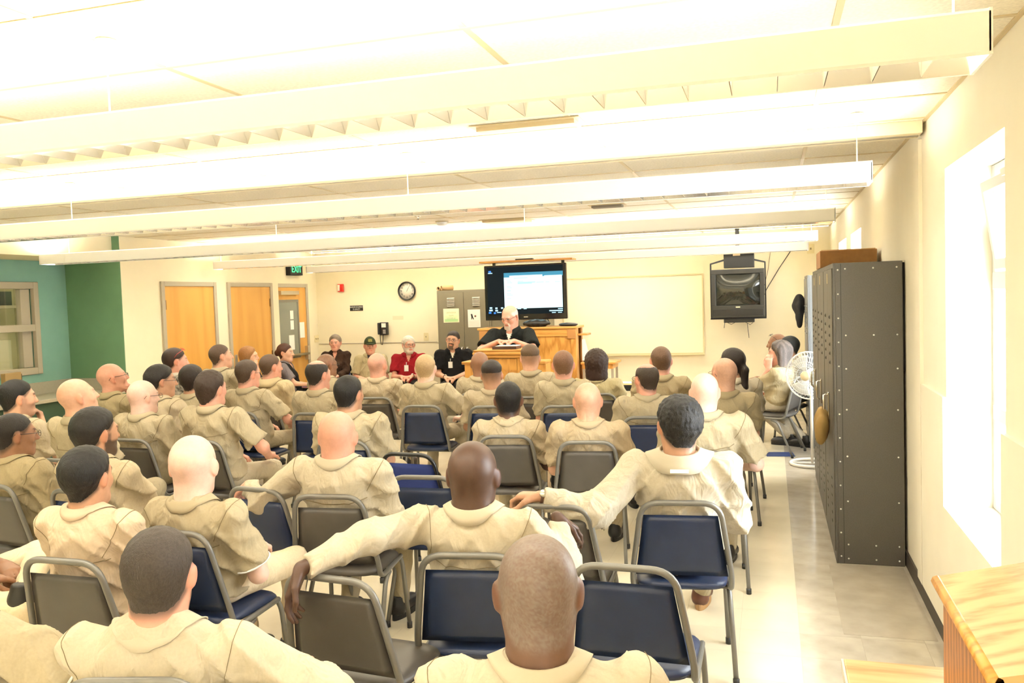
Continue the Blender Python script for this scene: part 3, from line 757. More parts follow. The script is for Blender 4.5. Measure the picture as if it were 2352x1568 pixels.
# media cabinet behind the speaker
CY = 10.98; a, b = ony(1100, 755, CY), ony(1322, 750, CY)
mc = empty('media_cabinet', (a[0], CY, 0), 0, 'wide oak media cabinet behind the speaker, below the television', 'cabinet'); wd = b[0]-a[0]; ZT = 1.445
box_obj('front_panel', (.07, .02, .05), (wd-.07, .04, ZT-.13), M_oak, mc); box_obj('back_panel', (.02, .40, .05), (wd-.02, .42, ZT-.03), M_oak, mc)
for q0, q1, m in (((0, 0, 0), (.07, .06, ZT), M_oak), ((wd-.07, 0, 0), (wd, .06, ZT), M_oak), ((.07, 0, ZT-.13), (wd-.07, .05, ZT-.03), M_oakx), ((.07, 0, 0), (wd-.07, .05, .09), M_oakx)): box_obj('frame_rail', q0, q1, m, mc, .004)
box_obj('side_panel', (0, .06, 0), (.02, .42, ZT-.03), M_oak, mc); box_obj('side_panel', (wd-.02, .06, 0), (wd, .16, ZT-.03), M_oak, mc); box_obj('side_panel', (wd-.02, .34, 0), (wd, .42, ZT-.03), M_oakd, mc)
box_obj('cabinet_top', (-.02, -.02, ZT-.03), (wd+.02, .44, ZT), M_oakx, mc, .006)
for x in (0.004, wd-.114): box_obj('corner_block', (x, -.010, ZT-.165), (x+.11, 0, ZT-.035), mat('block_brown', (.42, .20, .06), .5), mc, .003)
box_obj('pull_out_ledge', (wd, .10, ZT-.13), (wd+.13, .36, ZT-.105), M_oakx, mc, .004)
p0, p1 = ony(1332, 823, 11.1), ony(1412, 817, 11.3)
mb = MB(); mb.add([(wd+.06, .10, ZT-.18), (wd+.10, .10, ZT-.18), (wd+.17, .08, .99), (wd+.06, .08, .98), (wd+.06, .104, ZT-.18), (wd+.10, .104, ZT-.18), (wd+.17, .084, .99), (wd+.06, .084, .98)], [(0, 1, 2, 3), (7, 6, 5, 4), (0, 4, 5, 1), (1, 5, 6, 2), (2, 6, 7, 3), (3, 7, 4, 0)]); mb.obj('hanging_paper', mat('paper_bright', (.9, .9, .88), .7), mc)
st = empty('side_stand', (a[0]+wd+.04, CY+.10, 0), 0, 'small oak side stand with equipment, right of the media cabinet', 'stand')
box_obj('stand_top', (0, -.05, .93), (.47, .40, .96), M_oakx, st, .005); box_obj('stand_apron', (.02, -.03, .87), (.43, .38, .93), M_oak, st)
for x in (.02, .40):
    for y in (0, .34): box_obj('stand_leg', (x, y, 0), (x+.03, y+.03, .87), M_trim, st)
tag(box_obj('equipment_box', (a[0]+wd+.07, CY+.10, .96), (a[0]+wd+.36, CY+.38, 1.0), M_black, None, .008), 'flat black device on the small oak side stand', 'device')
for nm, px, l, lb in (('black_folder', 1305, .24, 'black folder lying on the right end of the media cabinet'), ('black_bag', 1232, .34, 'crumpled black bag on the media cabinet under the television')):
    p = ony(px, 748, CY+.12)
    def bf(P, l=l, nm=nm): 
        d = s_ell(P, (0, 0, .02 if nm == 'black_folder' else .045), (l*.55, .10, .028 if nm == 'black_folder' else .055)); d = d+(.006*np.sin(P[:, 0]*60)*np.sin(P[:, 1]*50) if nm == 'black_bag' else 0); return smax(d, -P[:, 2], .004)
    V, Fq = sdf_mesh(bf, (-.3, -.15, -.01), (.3, .15, .15), .009); o = link(nm, fast_mesh(nm, V, Fq), None, M_black); o.location = (p[0], CY+.13, ZT); tag(o, lb, 'bag' if 'bag' in nm else 'folder')
# lectern
LY = 9.62; a = ony(1085, 797, LY); b = ony(1202, 797, LY); w0 = ony(1062, 830, LY+.1); w1 = ony(1252, 826, LY+.1)
lc = empty('lectern', ((a[0]+b[0])/2, LY, 0), 0, 'oak lectern with side wings where the speaker leans', 'lectern'); hw = (b[0]-a[0])/2
box_obj('column', (-hw+.05, .06, .0), (hw-.05, .40, 1.13), M_oak, lc)
for x in (-hw+.035, hw-.095): box_obj('corner_post', (x, .04, 0), (x+.06, .10, 1.13), M_oak, lc, .006)
mb = MB(); pl = [(-hw+.10, .98), (-hw+.18, .98), (-hw+.20, .955)]+[(-hw+.20+.0+k*(2*hw-.40)/8, .955+.05*math.sin(math.pi*k/8)) for k in range(1, 8)]+[(hw-.20, .955), (hw-.18, .98), (hw-.10, .98), (hw-.10, 1.12), (-hw+.10, 1.12)]
mb.prism(pl, 1, .045, .058); mb.obj('scalloped_apron', M_oak, lc)
box_obj('cornice', (-hw+.02, .01, 1.13), (hw-.02, .44, 1.17), M_oakx, lc, .012); box_obj('desk_top', (-hw, -.02, 1.17), (hw, .46, 1.205), M_oakx, lc, .012); box_obj('top_moulding', (-hw+.01, -.01, 1.205), (hw-.01, .45, 1.23), M_oakx, lc, .008)
for nm, x0, x1 in (('wing', w0[0]-(a[0]+b[0])/2, -hw+.034), ('wing', hw-.034, w1[0]-(a[0]+b[0])/2)):
    box_obj('wing_panel', (min(x0, x1)+.02, .12, 0), (max(x0, x1)-.002, .36, 1.05), M_oak, lc); box_obj('wing_top', (min(x0, x1)-.01, .09, 1.05), (max(x0, x1), .40, 1.085), M_oakx, lc, .008)
cbk = empty('open_book', ((a[0]+b[0])/2+.06, LY+.14, 1.23), 0, 'dark book with papers lying on the lectern', 'book'); box_obj('cover', (-.15, -.08, 0), (.15, .14, .035), mat('book_dark', (.05, .02, .015), .4), cbk, .004); box_obj('loose_papers', (-.12, -.04, .035), (.14, .16, .042), M_paper, cbk); box_obj('blue_slip', (-.04, .0, .042), (.06, .09, .046), mat('slip_blue', (.25, .42, .6), .6), cbk)
# long table
tb_ = empty('long_table', (-1.72, 10.42, 0), 0, 'long table with wood top and black edge below the whiteboard', 'table')
box_obj('table_top', (-.80, -.20, .725), (.78, .25, .745), M_oakx, tb_); box_obj('table_edge', (-.80, -.215, .672), (.78, -.20, .745), M_black, tb_, .004)
for x in (-.74, .68):
    for y in (-.17, .19): box_obj('leg', (x, y, 0), (x+.03, y+.03, .725), M_black, tb_)
for k, (x, y, lb) in enumerate(((-.22, -.05, 'white papers at the left on the long table'), (.28, -.06, 'long white paper sheet at the right on the long table'))):
    tag(box_obj('paper_sheet', (-1.72+x, 10.42+y, .7455), (-1.72+x+.40, 10.42+y+.22, .749), M_paper), lb, 'paper')

# old tube television on a ceiling mount ----------------------------------------
YT = 12.45; a, b = ony(1633, 620, YT), ony(1757, 727, YT)
ct_ = empty('tube_television', ((a[0]+b[0])/2, YT, (a[2]+b[2])/2), 0, 'old tube television hanging in a bracket right of the whiteboard', 'television'); hw, hh = (b[0]-a[0])/2, (a[2]-b[2])/2
M_tvg = mat('tv_grey', (.035, .034, .030), .4)
mb = MB(); mb.add([(-hw, .06, -hh), (hw, .06, -hh), (hw, .06, hh), (-hw, .06, hh), (-hw*.6, .52, -hh*.75), (hw*.6, .52, -hh*.75), (hw*.6, .52, hh*.6), (-hw*.6, .52, hh*.6)], [(0, 1, 2, 3), (4, 7, 6, 5), (0, 4, 5, 1), (1, 5, 6, 2), (2, 6, 7, 3), (3, 7, 4, 0)]); mb.obj('rear_case', M_tvg, ct_)
SWc, zl, zh = hw*.83, -hh*.50, hh*.80
for q0, q1 in (((-hw, -.02, zh), (hw, .06, hh)), ((-hw, -.02, -hh), (hw, .06, zl)), ((-hw, -.02, zl), (-SWc, .06, zh)), ((SWc, -.02, zl), (hw, .06, zh))): box_obj('bezel', q0, q1, M_tvg, ct_, .006)
V = []; Fs = []; n = 12
for j in range(n+1):
    for i in range(n+1):
        x, z = 2*i/n-1, 2*j/n-1; V.append((x*SWc, .012-.035*(1-x*x)*(1-z*z)-.0*x, (zl+zh)/2+z*(zh-zl)/2))
for j in range(n):
    for i in range(n): k = j*(n+1)+i; Fs.append((k, k+1, k+n+2, k+n+1))
link('screen', mesh_from('screen', V, Fs, True), ct_, mat('crt_glass', (.020, .022, .018), .06, spec=.8))
box_obj('control_strip', (-hw*.96, -.03, -hh*.93), (hw*.96, -.02, -hh*.66), mat('tv_strip', (.02, .02, .02), .3), ct_, .004); box_obj('logo_plate', (-.03, -.024, -hh*.60), (.03, -.019, -hh*.55), M_chrome, ct_)
mb = MB()
for s in (-1, 1): mb.box((s*(hw+.012)-.010, .10, -hh-.02), (s*(hw+.012)+.010, .14, hh+.085))
mb.box((-hw-.02, .02, -hh-.025), (hw+.02, .40, -hh-.005)); mb.prism([(-hw-.02, hh+.075), (-hw*.45, hh+.13), (hw*.45, hh+.13), (hw+.02, hh+.075), (hw+.02, hh+.095), (hw*.45, hh+.155), (-hw*.45, hh+.155), (-hw-.02, hh+.095)], 1, .09, .15); mb.obj('mount_bracket', M_blackm, ct_)
mb = MB(); mb.tube([(0, .2, hh+.13), (0, .2, ZC-ct_.location[2])], .03, 10); mb.obj('ceiling_pole', M_blackm, ct_)
box_obj('equipment_case', (-.19, .08, hh+.02), (.23, .30, hh+.27), M_black, ct_, .006); box_obj('case_label', (-.06, .078, hh+.19), (.04, .08, hh+.245), mat('label_tan', (.6, .45, .25), .5), ct_)
box_obj('video_player', (-.20, .02, -hh-.075), (.22, .30, -hh-.026), M_black, ct_, .004)
for pts in ([(-.15, .05, -hh-.075), (-.10, .05, -hh-.10), (-.05, .05, -hh-.075)], [(.10, .05, -hh-.075), (.16, .05, -hh-.11), (.20, .05, -hh-.08)], [(-.19, .05, -hh-.075), (-.20, .05, -hh-.15)], [(.12, .08, -hh-.09), (.14, .1, -hh-.30)]): mb = MB(); mb.tube(pts, .004, 5); mb.obj('cable', M_black, ct_)
q = lambda px, py: ony(px, py, YB-.02)-np.array(ct_.location)
mb = MB(); mb.tube([(hw, .3, -hh*.1), q(1760, 665), q(1790, 615), q(1812, 582), q(1822, 566)], .006, 5); mb.obj('power_cable', M_black, ct_)
mb = MB(); mb.tube([(hw, .3, hh*.3), q(1764, 620), q(1770, 575)], .004, 5); mb.obj('antenna_cable', mat('cable_brown', (.12, .07, .03), .5), ct_)

# fan ---------------------------------------------------------------------------
p = onz(1866, 1067, 0); fa = empty('pedestal_fan', (p[0], p[1], 0), 0, 'white round pedestal fan beside the grey cabinets', 'fan')
M_fan = mat('fan_white', (.82, .80, .76), .35); M_fang = mat('fan_wire', (.85, .85, .83), .3, .2)
mb = MB(); mb.tube([(.215*math.cos(t), .215*math.sin(t), .018) for t in np.linspace(0, 6.2832, 33)[:-1]], .017, 8, closed=True); mb.obj('base_ring', M_fan, fa)
mb = MB(); mb.tube([(-.2, 0, .018), (.2, 0, .018)], .012, 6); mb.tube([(0, 0, .02), (0, 0, .86)], .014, 10); mb.obj('pole', M_fan, fa)
hc_ = atd(1857, 862, (p-CO)@_f)-v3(p[0], p[1], 0)
hd_ = empty('fan_head', (hc_[0], hc_[1], hc_[2]), math.radians(-28)); hd_.parent = fa
mb = MB(); mb.lathe([(.02, .03), (.062, .035), (.07, .08), (.055, .17), (.03, .19)], 18, axis=1); mb.obj('motor', M_fan, hd_)
mb = MB()
for k in range(5): mb.tube([(r_*math.cos(t), -.02-.06*math.sqrt(max(0, 1-(r_/.245)**2)), r_*math.sin(t)) for r_ in (.05+.049*k,) for t in np.linspace(0, 6.2832, 33)[:-1]], .0028, 5, closed=True)
for k in range(44):
    t = 2*math.pi*k/44; mb.tube([(r_*math.cos(t+.25*(r_/.245)), -.02-.06*math.sqrt(max(0, 1-(r_/.245)**2)), r_*math.sin(t+.25*(r_/.245))) for r_ in (.05, .12, .19, .245)], .0014, 4)
    mb.tube([(r_*math.cos(t), .02+.07*math.sqrt(max(0, 1-(r_/.245)**2)), r_*math.sin(t)) for r_ in (.08, .16, .22, .245)], .0014, 4)
mb.tube([(.247*math.cos(t), 0, .247*math.sin(t)) for t in np.linspace(0, 6.2832, 41)[:-1]], .008, 6, closed=True); mb.obj('wire_guard', M_fang, hd_)
mb = MB(); mb.lathe([(.052, -.078), (.045, -.088), (.0, -.092)], 18, axis=1); mb.obj('guard_badge', mat('fan_badge', (.72, .62, .42), .4), hd_)
for k in range(3):
    V = []; Fs = []
    for i in range(6):
        for j in range(7):
            rr = .04+.175*i/5; t = 2*math.pi*k/3+(-.55+1.1*j/6)*(.7+.3*i/5); V.append((rr*math.cos(t), .02*math.sin((j/6-.5)*3.1), rr*math.sin(t)))
    for i in range(5):
        for j in range(6): q_ = i*7+j; Fs.append((q_, q_+1, q_+8, q_+7))
    o = link('blade', mesh_from('blade', V, Fs, True), hd_, mat('fan_blade', (.75, .78, .78), .25)); o.modifiers.new('t', 'SOLIDIFY').thickness = .003
# blue folder on the floor
p = onz(1791, 1043, .002); fo = tag(box_obj('blue_folder', (-.15, -.12, 0.0005), (.15, .12, .006), mat('folder_blue', (.012, .035, .14), .5)), 'dark blue folder lying flat on the floor by the far aisle', 'folder'); fo.location = (p[0], p[1], 0); fo.rotation_euler = (0, 0, .1)

# desk with table-top lectern beside the camera ------------------------------------
A0 = onz(1937, 1511, .75); dk = empty('oak_desk', (A0[0], A0[1], 0), 0, 'oak desk corner at the lower right edge', 'desk')
box_obj('desk_top', (0, -1.1, .715), (XR-A0[0]-.03, 0, .75), M_oakn, dk, .005); box_obj('edge_band', (-.006, -1.1, .712), (0, 0, .748), mat('edge_grey', (.62, .58, .5), .5), dk)
box_obj('side_panel', (.02, -1.06, 0), (.05, -.04, .715), M_oak, dk); box_obj('modesty_panel', (.05, -.07, .1), (XR-A0[0]-.05, -.045, .715), M_oak, dk); box_obj('side_panel', (XR-A0[0]-.08, -1.06, 0), (XR-A0[0]-.05, -.04, .715), M_oak, dk)
A1, C1 = onz(2149, 1322, 1.055), onz(2300, 1543, 1.055)
tl = empty('tabletop_lectern', (A1[0], A1[1], .7505), 0, 'slanted oak tabletop lectern standing on the desk beside the window', 'lectern')
z0 = 1.055-.7505; dy = C1[1]-A1[1]-.03; wl = XR-.03-A1[0]; sl = lambda x: z0+.24*x
mb = MB(); prof = [(0.0, z0-.012), (.006, z0), (wl, sl(wl)), (wl, sl(wl)-.035), (.010, sl(.01)-.038), (0.0, z0-.028)]
mb.prism(prof, 1, dy, 0.0); mb.obj('sloped_top', M_oakn, tl)
mb = MB(); mb.tube([(.004, dy, z0-.014), (.004, 0, z0-.014)], .016, 8); mb.obj('front_lip', M_oakx, tl)
for y in (dy+.02, -.034):
    mb = MB(); mb.prism([(.037, 0), (wl-.02, 0), (wl-.02, sl(wl-.02)-.037), (.037, sl(.037)-.037)], 1, y, y+.022); mb.obj('side_panel', M_oak, tl)
box_obj('front_panel', (.016, dy+.02, 0), (.036, -.012, sl(.016)-.042), M_oakd, tl)
# ------------------------------------------------------------------ chairs
def chair_meshes(key, vinyl, frame):
    def arc(pts, rad, n=5):
        """round the corners of a polyline"""
        P = [Vector(p) for p in pts]; out = [P[0]]
        for i in range(1, len(P)-1):
            a, b, c = P[i-1], P[i], P[i+1]
            r1 = min(rad, (a-b).length*.45); r2 = min(rad, (c-b).length*.45)
            p0 = b+(a-b).normalized()*r1; p1 = b+(c-b).normalized()*r2
            for k in range(n+1):
                t = k/n; out.append(p0*(1-t)**2+b*2*t*(1-t)+p1*t*t)
        out.append(P[-1]); return out
    M = {}
    pts = [(-.215, .17, .428), (-.228, -.175, .418), (-.232, -.205, .50), (-.178, -.283, .862),
           (.178, -.283, .862), (.232, -.205, .50), (.228, -.175, .418), (.215, .17, .428)]
    mb = MB(); mb.tube(arc(pts, .085, 7), .0135, 8, rot=math.pi/8); M['back_frame'] = (mb.mesh('back_frame'), frame)
    for k, (a, b) in enumerate((((-.215, .165, .424), (.215, .165, .424)), ((-.222, -.10, .412), (.222, -.10, .412)))):
        mb = MB(); mb.tube([a, b], .010, 6); M['seat_rail_%d' % k] = (mb.mesh('seat_rail'), frame)
    for nm, a, b, c in (('fl', (-.214, .16, .425), (-.217, .185, .38), (-.232, .225, .022)), ('rl', (-.222, -.03, .405), (-.225, -.10, .385), (-.238, -.262, .022))):
        for sx, tg in ((1, 'l'), (-1, 'r')):
            mb = MB(); mb.tube(arc([(sx*p[0], p[1], p[2]) for p in (a, b, c)], .04, 4), .0125, 8, rot=math.pi/8)
            M['leg_'+nm+tg] = (mb.mesh('leg'), frame)
            g = MB(); g.tube([(sx*c[0], c[1], .034), (sx*c[0], c[1], 0.0)], .0155, 8); M['foot_'+nm+tg] = (g.mesh('glide'), mat('glide_black', (.02, .02, .02), .5))
    # backrest pad
    nu, nv = 10, 9; V = []; Fs = []
    for side in (0, 1):
        for j in range(nv+1):
            z = .495+(.80-.495)*j/nv; t = (z-.50)/.362
            hwid = (.214-.052*t)
            yy = -.205-.078*t
            for i in range(nu+1):
                x = (2*i/nu-1)
                ed = min(1, (1-abs(x))*7, min(j, nv-j)/1.3); ed = math.sqrt(max(0, 1-(1-ed)**2))
                off = (.030*ed if side else -.010*ed)
                V.append((x*hwid, yy+off+.004, z))
    st = (nu+1)*(nv+1)
    for j in range(nv):
        for i in range(nu):
            a = j*(nu+1)+i; q = (a, a+1, a+nu+2, a+nu+1)
            Fs.append(q); Fs.append(tuple(k+st for k in q[::-1]))
    me = mesh_from('backrest', V, Fs, True); bm = bmesh.new(); bm.from_mesh(me); bmesh.ops.remove_doubles(bm, verts=bm.verts[:], dist=1e-5); bmesh.ops.recalc_face_normals(bm, faces=bm.faces[:]); bm.to_mesh(me); bm.free()
    M['backrest'] = (me, vinyl)
    # seat pad (superellipse), domed, with a welt
    def sup(t, a, b, p=4.5):
        c, s = math.cos(t), math.sin(t)
        return (a*math.copysign(abs(c)**(2/p), c), b*math.copysign(abs(s)**(2/p), s))
    rings = [(0, .478), (.5, .477), (.8, .473), (.93, .466), (.985, .455), (1.0, .445), (.985, .432), (.9, .428)]
    n = 36; V = [(0, .005, .479)]; Fs = []
    for r, z in rings[1:]:
        for k in range(n):
            x, y = sup(2*math.pi*k/n, .218*r, .222*r); V.append((x, y+.005, z-(0.02*max(0, (y-.12)/.1) if z > .44 else 0)))
    for k in range(n): Fs.append((0, 1+k, 1+(k+1) % n))
    for i in range(len(rings)-2):
        for k in range(n):
            Fs.append((1+i*n+k, 1+(i+1)*n+k, 1+(i+1)*n+(k+1) % n, 1+i*n+(k+1) % n))
    Fs.append(tuple(1+(len(rings)-2)*n+k for k in range(n))[::-1])
    M['seat'] = (mesh_from('seat', V, Fs, True), vinyl)
    for me, m in M.values():
        if len(me.materials) == 0: me.materials.append(m)
    return M

frame_grey = mat('chair_frame_grey', (.17, .165, .15), .38, .35, bump=.15, bscale=500)
frame_black = mat('chair_frame_black', (.012, .012, .014), .25, .2)
CH = {'navy': chair_meshes('navy', mat('vinyl_navy', (.011, .022, .064), .40, bump=.12, bscale=420, noise=.12, nscale=8), frame_grey),
      'grey': chair_meshes('grey', mat('vinyl_taupe', (.070, .062, .054), .40, bump=.12, bscale=420, noise=.1, nscale=8), frame_grey),
      'royal': chair_meshes('royal', mat('fabric_royal', (.016, .035, .19), .75, bump=.2, bscale=500), frame_black)}
def chair(kind, x, y, th, label, group='padded stacking chairs in the audience'):
    r = empty('stacking_chair', (x, y, 0), -math.radians(th), label, 'chair', group)
    legs = {}
    for k, (me, m) in CH[kind].items():
        if k.startswith('foot_'): continue
        o = link('leg' if k.startswith('leg_') else ('seat_rail' if k.startswith('seat_rail') else k), me, r)
        if k.startswith('leg_'): legs[k[4:]] = o
    for k, (me, m) in CH[kind].items():
        if k.startswith('foot_'): link('glide', me, legs[k[5:]])
    return r
def chair_at_top(kind, px, py, th, label):
    """place by its top rail, which is 0.86 m up"""
    p = onz(px, py, .872); a = math.radians(th)
    return chair(kind, p[0]+math.sin(a)*.283, p[1]+math.cos(a)*.283, th, label)

# ------------------------------------------------------------------ people
SKIN = attr_mat('skin', .45, noise=.06, nscale=45, bump=.05, bscale=260, spec=.4)
HAIRM = attr_mat('hair', .5, noise=.28, nscale=170, bump=.9, bscale=330, spec=.35, stretch=(1, 1, .25))
CLOTH = attr_mat('cloth', .85, noise=.05, nscale=120, bump=.25, bscale=900, spec=.15)
def add_folds(m):
    """soft cloth folds as relief on top of the fine weave"""
    nt = m.node_tree; b = nt.nodes['Principled BSDF']
    tc = nt.nodes.new('ShaderNodeTexCoord'); mp = nt.nodes.new('ShaderNodeMapping'); mp.inputs['Scale'].default_value = (1.0, 1.0, .55); mp.inputs['Rotation'].default_value = (.3, .5, 0)
    n = nt.nodes.new('ShaderNodeTexNoise'); n.inputs['Scale'].default_value = 11; n.inputs['Detail'].default_value = 2.5; n.inputs['Distortion'].default_value = 1.4
    nt.links.new(tc.outputs['Object'], mp.inputs[0]); nt.links.new(mp.outputs[0], n.inputs['Vector'])
    bp = nt.nodes.new('ShaderNodeBump'); bp.inputs['Strength'].default_value = .55; bp.inputs['Distance'].default_value = .035
    nt.links.new(n.outputs[0], bp.inputs['Height'])
    old = b.inputs['Normal'].links[0].from_node
    nt.links.new(bp.outputs[0], old.inputs['Normal'])
add_folds(CLOTH)
SEAM = mat('seam_thread', (.21, .16, .085), .9)
WIRE = mat('glasses_wire', (.05, .04, .035), .3, .6)
FAIR, PINK, TAN, BROWN, DARK, DARK2 = (.58, .33, .225), (.60, .305, .22), (.43, .235, .145), (.25, .125, .07), (.078, .039, .025), (.125, .065, .043)
PALE = (.70, .47, .385)
KH = (.39, .33, .222); KH2 = (.43, .36, .248); KH3 = (.345, .282, .17); KHP = (.55, .44, .32); KHC = (.49, .432, .325)
BLACKH, DKBR, BRN, GREY, BLOND, WHITE, REDB = (.008, .007, .007), (.022, .013, .009), (.07, .04, .022), (.16, .14, .125), (.38, .25, .12), (.62, .58, .5), (.16, .075, .035)

def rot_head(yaw, pitch, roll):
    cy, sy = math.cos(-yaw), math.sin(-yaw); cp, sp = math.cos(pitch), math.sin(pitch); cr, sr = math.cos(roll), math.sin(roll)
    Rz = np.array([[cy, -sy, 0], [sy, cy, 0], [0, 0, 1]]); Rx = np.array([[1, 0, 0], [0, cp, -sp], [0, sp, cp]]); Ry = np.array([[cr, 0, sr], [0, 1, 0], [-sr, 0, cr]])
    return Rz@Rx@Ry
_EARR = {s: np.array([[math.cos(s*.45), -math.sin(s*.45), 0], [math.sin(s*.45), math.cos(s*.45), 0], [0, 0, 1]]) for s in (-1, 1)}
def head_sdf(q, ears=True):
    d = s_ell(q, (0, -.016, .030), (.081, .099, .091))
    d = smin(d, s_ell(q, (0, .026, -.034), (.061, .066, .086)), .04)
    x = np.abs(q[:, 0]); m = q.copy(); m[:, 0] = x
    d = smin(d, s_cap(q, (-.012, .062, -.096), (.012, .062, -.096), .024, .024), .03)
    d = smin(d, s_cap(m, (.046, -.008, -.052), (.020, .054, -.094), .022, .020), .03)
    d = smin(d, s_ell(m, (.040, .056, -.022), (.024, .024, .026)), .02)
    d = smin(d, s_cap(q, (-.034, .079, .024), (.034, .079, .024), .012, .012), .02)
    d = smax(d, -s_ell(m, (.032, .101, .004), (.017, .016, .010)), .012)
    d = np.minimum(d, s_ell(m, (.0315, .0785, .003), (.0135, .0125, .0105)))
    d = smin(d, s_cap(q, (0, .091, .014), (0, .109, -.027), .0075, .0125), .012)
    d = smin(d, s_ell(m, (.011, .099, -.030), (.0085, .010, .008)), .008)
    d = smin(d, s_cap(q, (-.019, .085, -.055), (.019, .085, -.055), .0085, .0085), .008)
    d = smin(d, s_cap(q, (-.016, .083, -.068), (.016, .083, -.068), .0085, .0085), .008)
    if not ears: return d
    e = s_ell(m, (.0855, -.016, -.001), (.0070, .020, .031), _EARR[-1])
    e = smin(e, s_ell(m, (.083, -.008, -.026), (.0065, .009, .011)), .008)
    return smin(d, e, .010)
def scalp(q):
    """1 where hair grows on the head, 0 on face and neck"""
    y, z = q[:, 1], q[:, 2]
    front = sstep(.012, -.012, y-(.010+.98*z))          # behind the sloping hairline
    nape = sstep(-.105, -.070, z)
    ear = sstep(.020, .034, np.sqrt((np.abs(q[:, 0])-.085)**2+(y+.008)**2*.8+(z+.012)**2*.5))
    return front*nape*ear

def hair_sdf(q, base0, style, rnd):
    x, y, z = q[:, 0], q[:, 1], q[:, 2]
    m = q.copy(); m[:, 0] = np.abs(x)
    T = {'short': .009, 'thick': .017, 'crop': .005, 'flat': .014, 'wavy': .016, 'balding': .006, 'long': .018, 'curlylong': .026, 'ponytail': .008, 'bun': .010, 'bob': .018, 'gray_f': .014, 'spiky': .022}[style]
    cut = (y-z-.016+.30*np.maximum(m[:, 0]-.022, 0)+.002*np.sin(x*150+rnd))/1.41                             # forehead line
    if style in ('long', 'curlylong', 'bob', 'ponytail', 'bun', 'gray_f'): cut = (y-.75*z-.030+.0025*np.sin(x*110+rnd))/1.25
    tz = sstep(-.098, -.005, z)
    if style == 'flat': tz = sstep(.015, .085, z)
    if style == 'wavy': tz = sstep(-.13, -.06, z)
    if style in ('long', 'curlylong', 'bob'): tz = tz*.6+.4
    t = (T*tz-.0018)*(.12+.88*sstep(.0, .04, -cut))+.0002
    base = base0-t
    lowz = -.100 if style != 'wavy' else -.125
    cut = smax(cut, lowz-z, .012)
    if style in ('short', 'thick', 'crop', 'balding', 'spiky', 'gray_f', 'wavy', 'ponytail', 'bun'):
        cut = smax(cut, .027-np.sqrt((m[:, 0]-.088)**2+(y+.004)**2+(z+.014)**2*.55), .012)
    if style == 'flat': cut = smax(cut, .022-z-.20*np.abs(y+.02), .02)
    if style == 'balding': cut = smax(cut, -s_ell(q, (0, .0, .115), (.058, .085, .06)), .012)
    d = smax(base, cut, .010)
    if style == 'long':
        c = s_ell(q, (0, -.045, -.085), (.092, .068, .175)); c = smax(c, (y-.012-.15*(z+.1)), .02)
        d = smin(d, c, .03); d = smin(d, s_cap(m, (.068, -.018, .03), (.084, -.02, -.17), .030, .018), .03)
    if style == 'curlylong':
        c = s_ell(q, (0, -.05, -.085), (.098, .062, .125)); c = smax(c, (y-.0), .02); d = smin(d, c, .03)
    if style == 'bob':
        c = s_ell(q, (0, -.028, -.03), (.098, .092, .115)); c = smax(c, (y-.030-.35*z), .02); c = smax(c, -.135-z, .02); d = smin(d, c, .02)
    if style == 'ponytail':
        d = smin(d, s_cap(q, (0, -.108, -.02), (0, -.125, -.05), .022, .024), .02)
        d = smin(d, s_cap(q, (0, -.125, -.05), (.004, -.105, -.19), .027, .034), .02)
        d = smin(d, s_cap(q, (.004, -.105, -.19), (.006, -.08, -.31), .034, .015), .02)
    if style == 'bun': d = smin(d, s_ell(q, (0, -.118, .0), (.040, .034, .042)), .015)
    a = {'curlylong': .008, 'wavy': .005, 'spiky': .005, 'long': .004, 'thick': .0025, 'gray_f': .004, 'flat': .002}.get(style, .0015)
    f = 190 if style in ('curlylong', 'wavy', 'spiky') else 260
    d = d+a*np.clip(tz, .1, 1)*(np.sin(f*x+rnd+2*np.sin(90*z))*np.sin(f*.8*y+1.3*rnd)*np.sin(f*.45*z+.7*rnd+3*np.sin(70*x)))
    return d

def ik(S, Wt, l1, l2, pole):
    d = Wt-S; L = np.linalg.norm(d); u = d/L
    if L > .985*(l1+l2): L = .985*(l1+l2); Wt = S+u*L
    if L < .25*(l1+l2): L = .25*(l1+l2); Wt = S+u*L
    a = (l1*l1-l2*l2+L*L)/(2*L); h = math.sqrt(max(1e-6, l1*l1-a*a))
    p = np.asarray(pole, float); p = nrm(p-u*(p@u))
    return S+u*a+p*h, Wt
def hand_caps(Wp, d, n, sg, k, curl):
    """palm, four unequal fingers and a thumb; d along the hand, n the way the palm looks, sg the thumb's side"""
    d = nrm(d); n = nrm(n-d*(n@d)); s = np.cross(d, n)*sg      # s points to the thumb
    C = []
    for i, (off, ln) in enumerate(((.030, .94), (.010, 1.04), (-.010, .97), (-.029, .78))):
        kn = Wp+(d*.092+s*off-n*(.004 if i in (1, 2) else 0))*k
        C.append((Wp+(d*.012+s*off*.55)*k, kn, .0165*k, .0125*k, 0))
        a = 0.0; p = kn; fd = nrm(d+s*off*1.1)
        for j, (l, da, r0, r1) in enumerate(((.043, .55, .0098, .0090), (.027, .9, .0090, .0082), (.022, .6, .0082, .0070))):
            a += da*curl*(1+.12*i); qd = fd*math.cos(a)+n*math.sin(a)
            p2 = p+qd*l*ln*k; C.append((p, p2, r0*k, r1*k, 1)); p = p2
    b = Wp+(d*.022+s*.026+n*.006)*k; t1 = b+(d*.030+s*.026+n*.012)*k; t2 = t1+(d*.034+s*.010+n*.014*(1+curl))*k; t3 = t2+(d*.026+n*.006)*k
    C += [(b, t1, .0155*k, .0125*k, 0), (t1, t2, .0115*k, .0100*k, 1), (t2, t3, .0100*k, .0082*k, 1)]
    return C
SHOES = {}
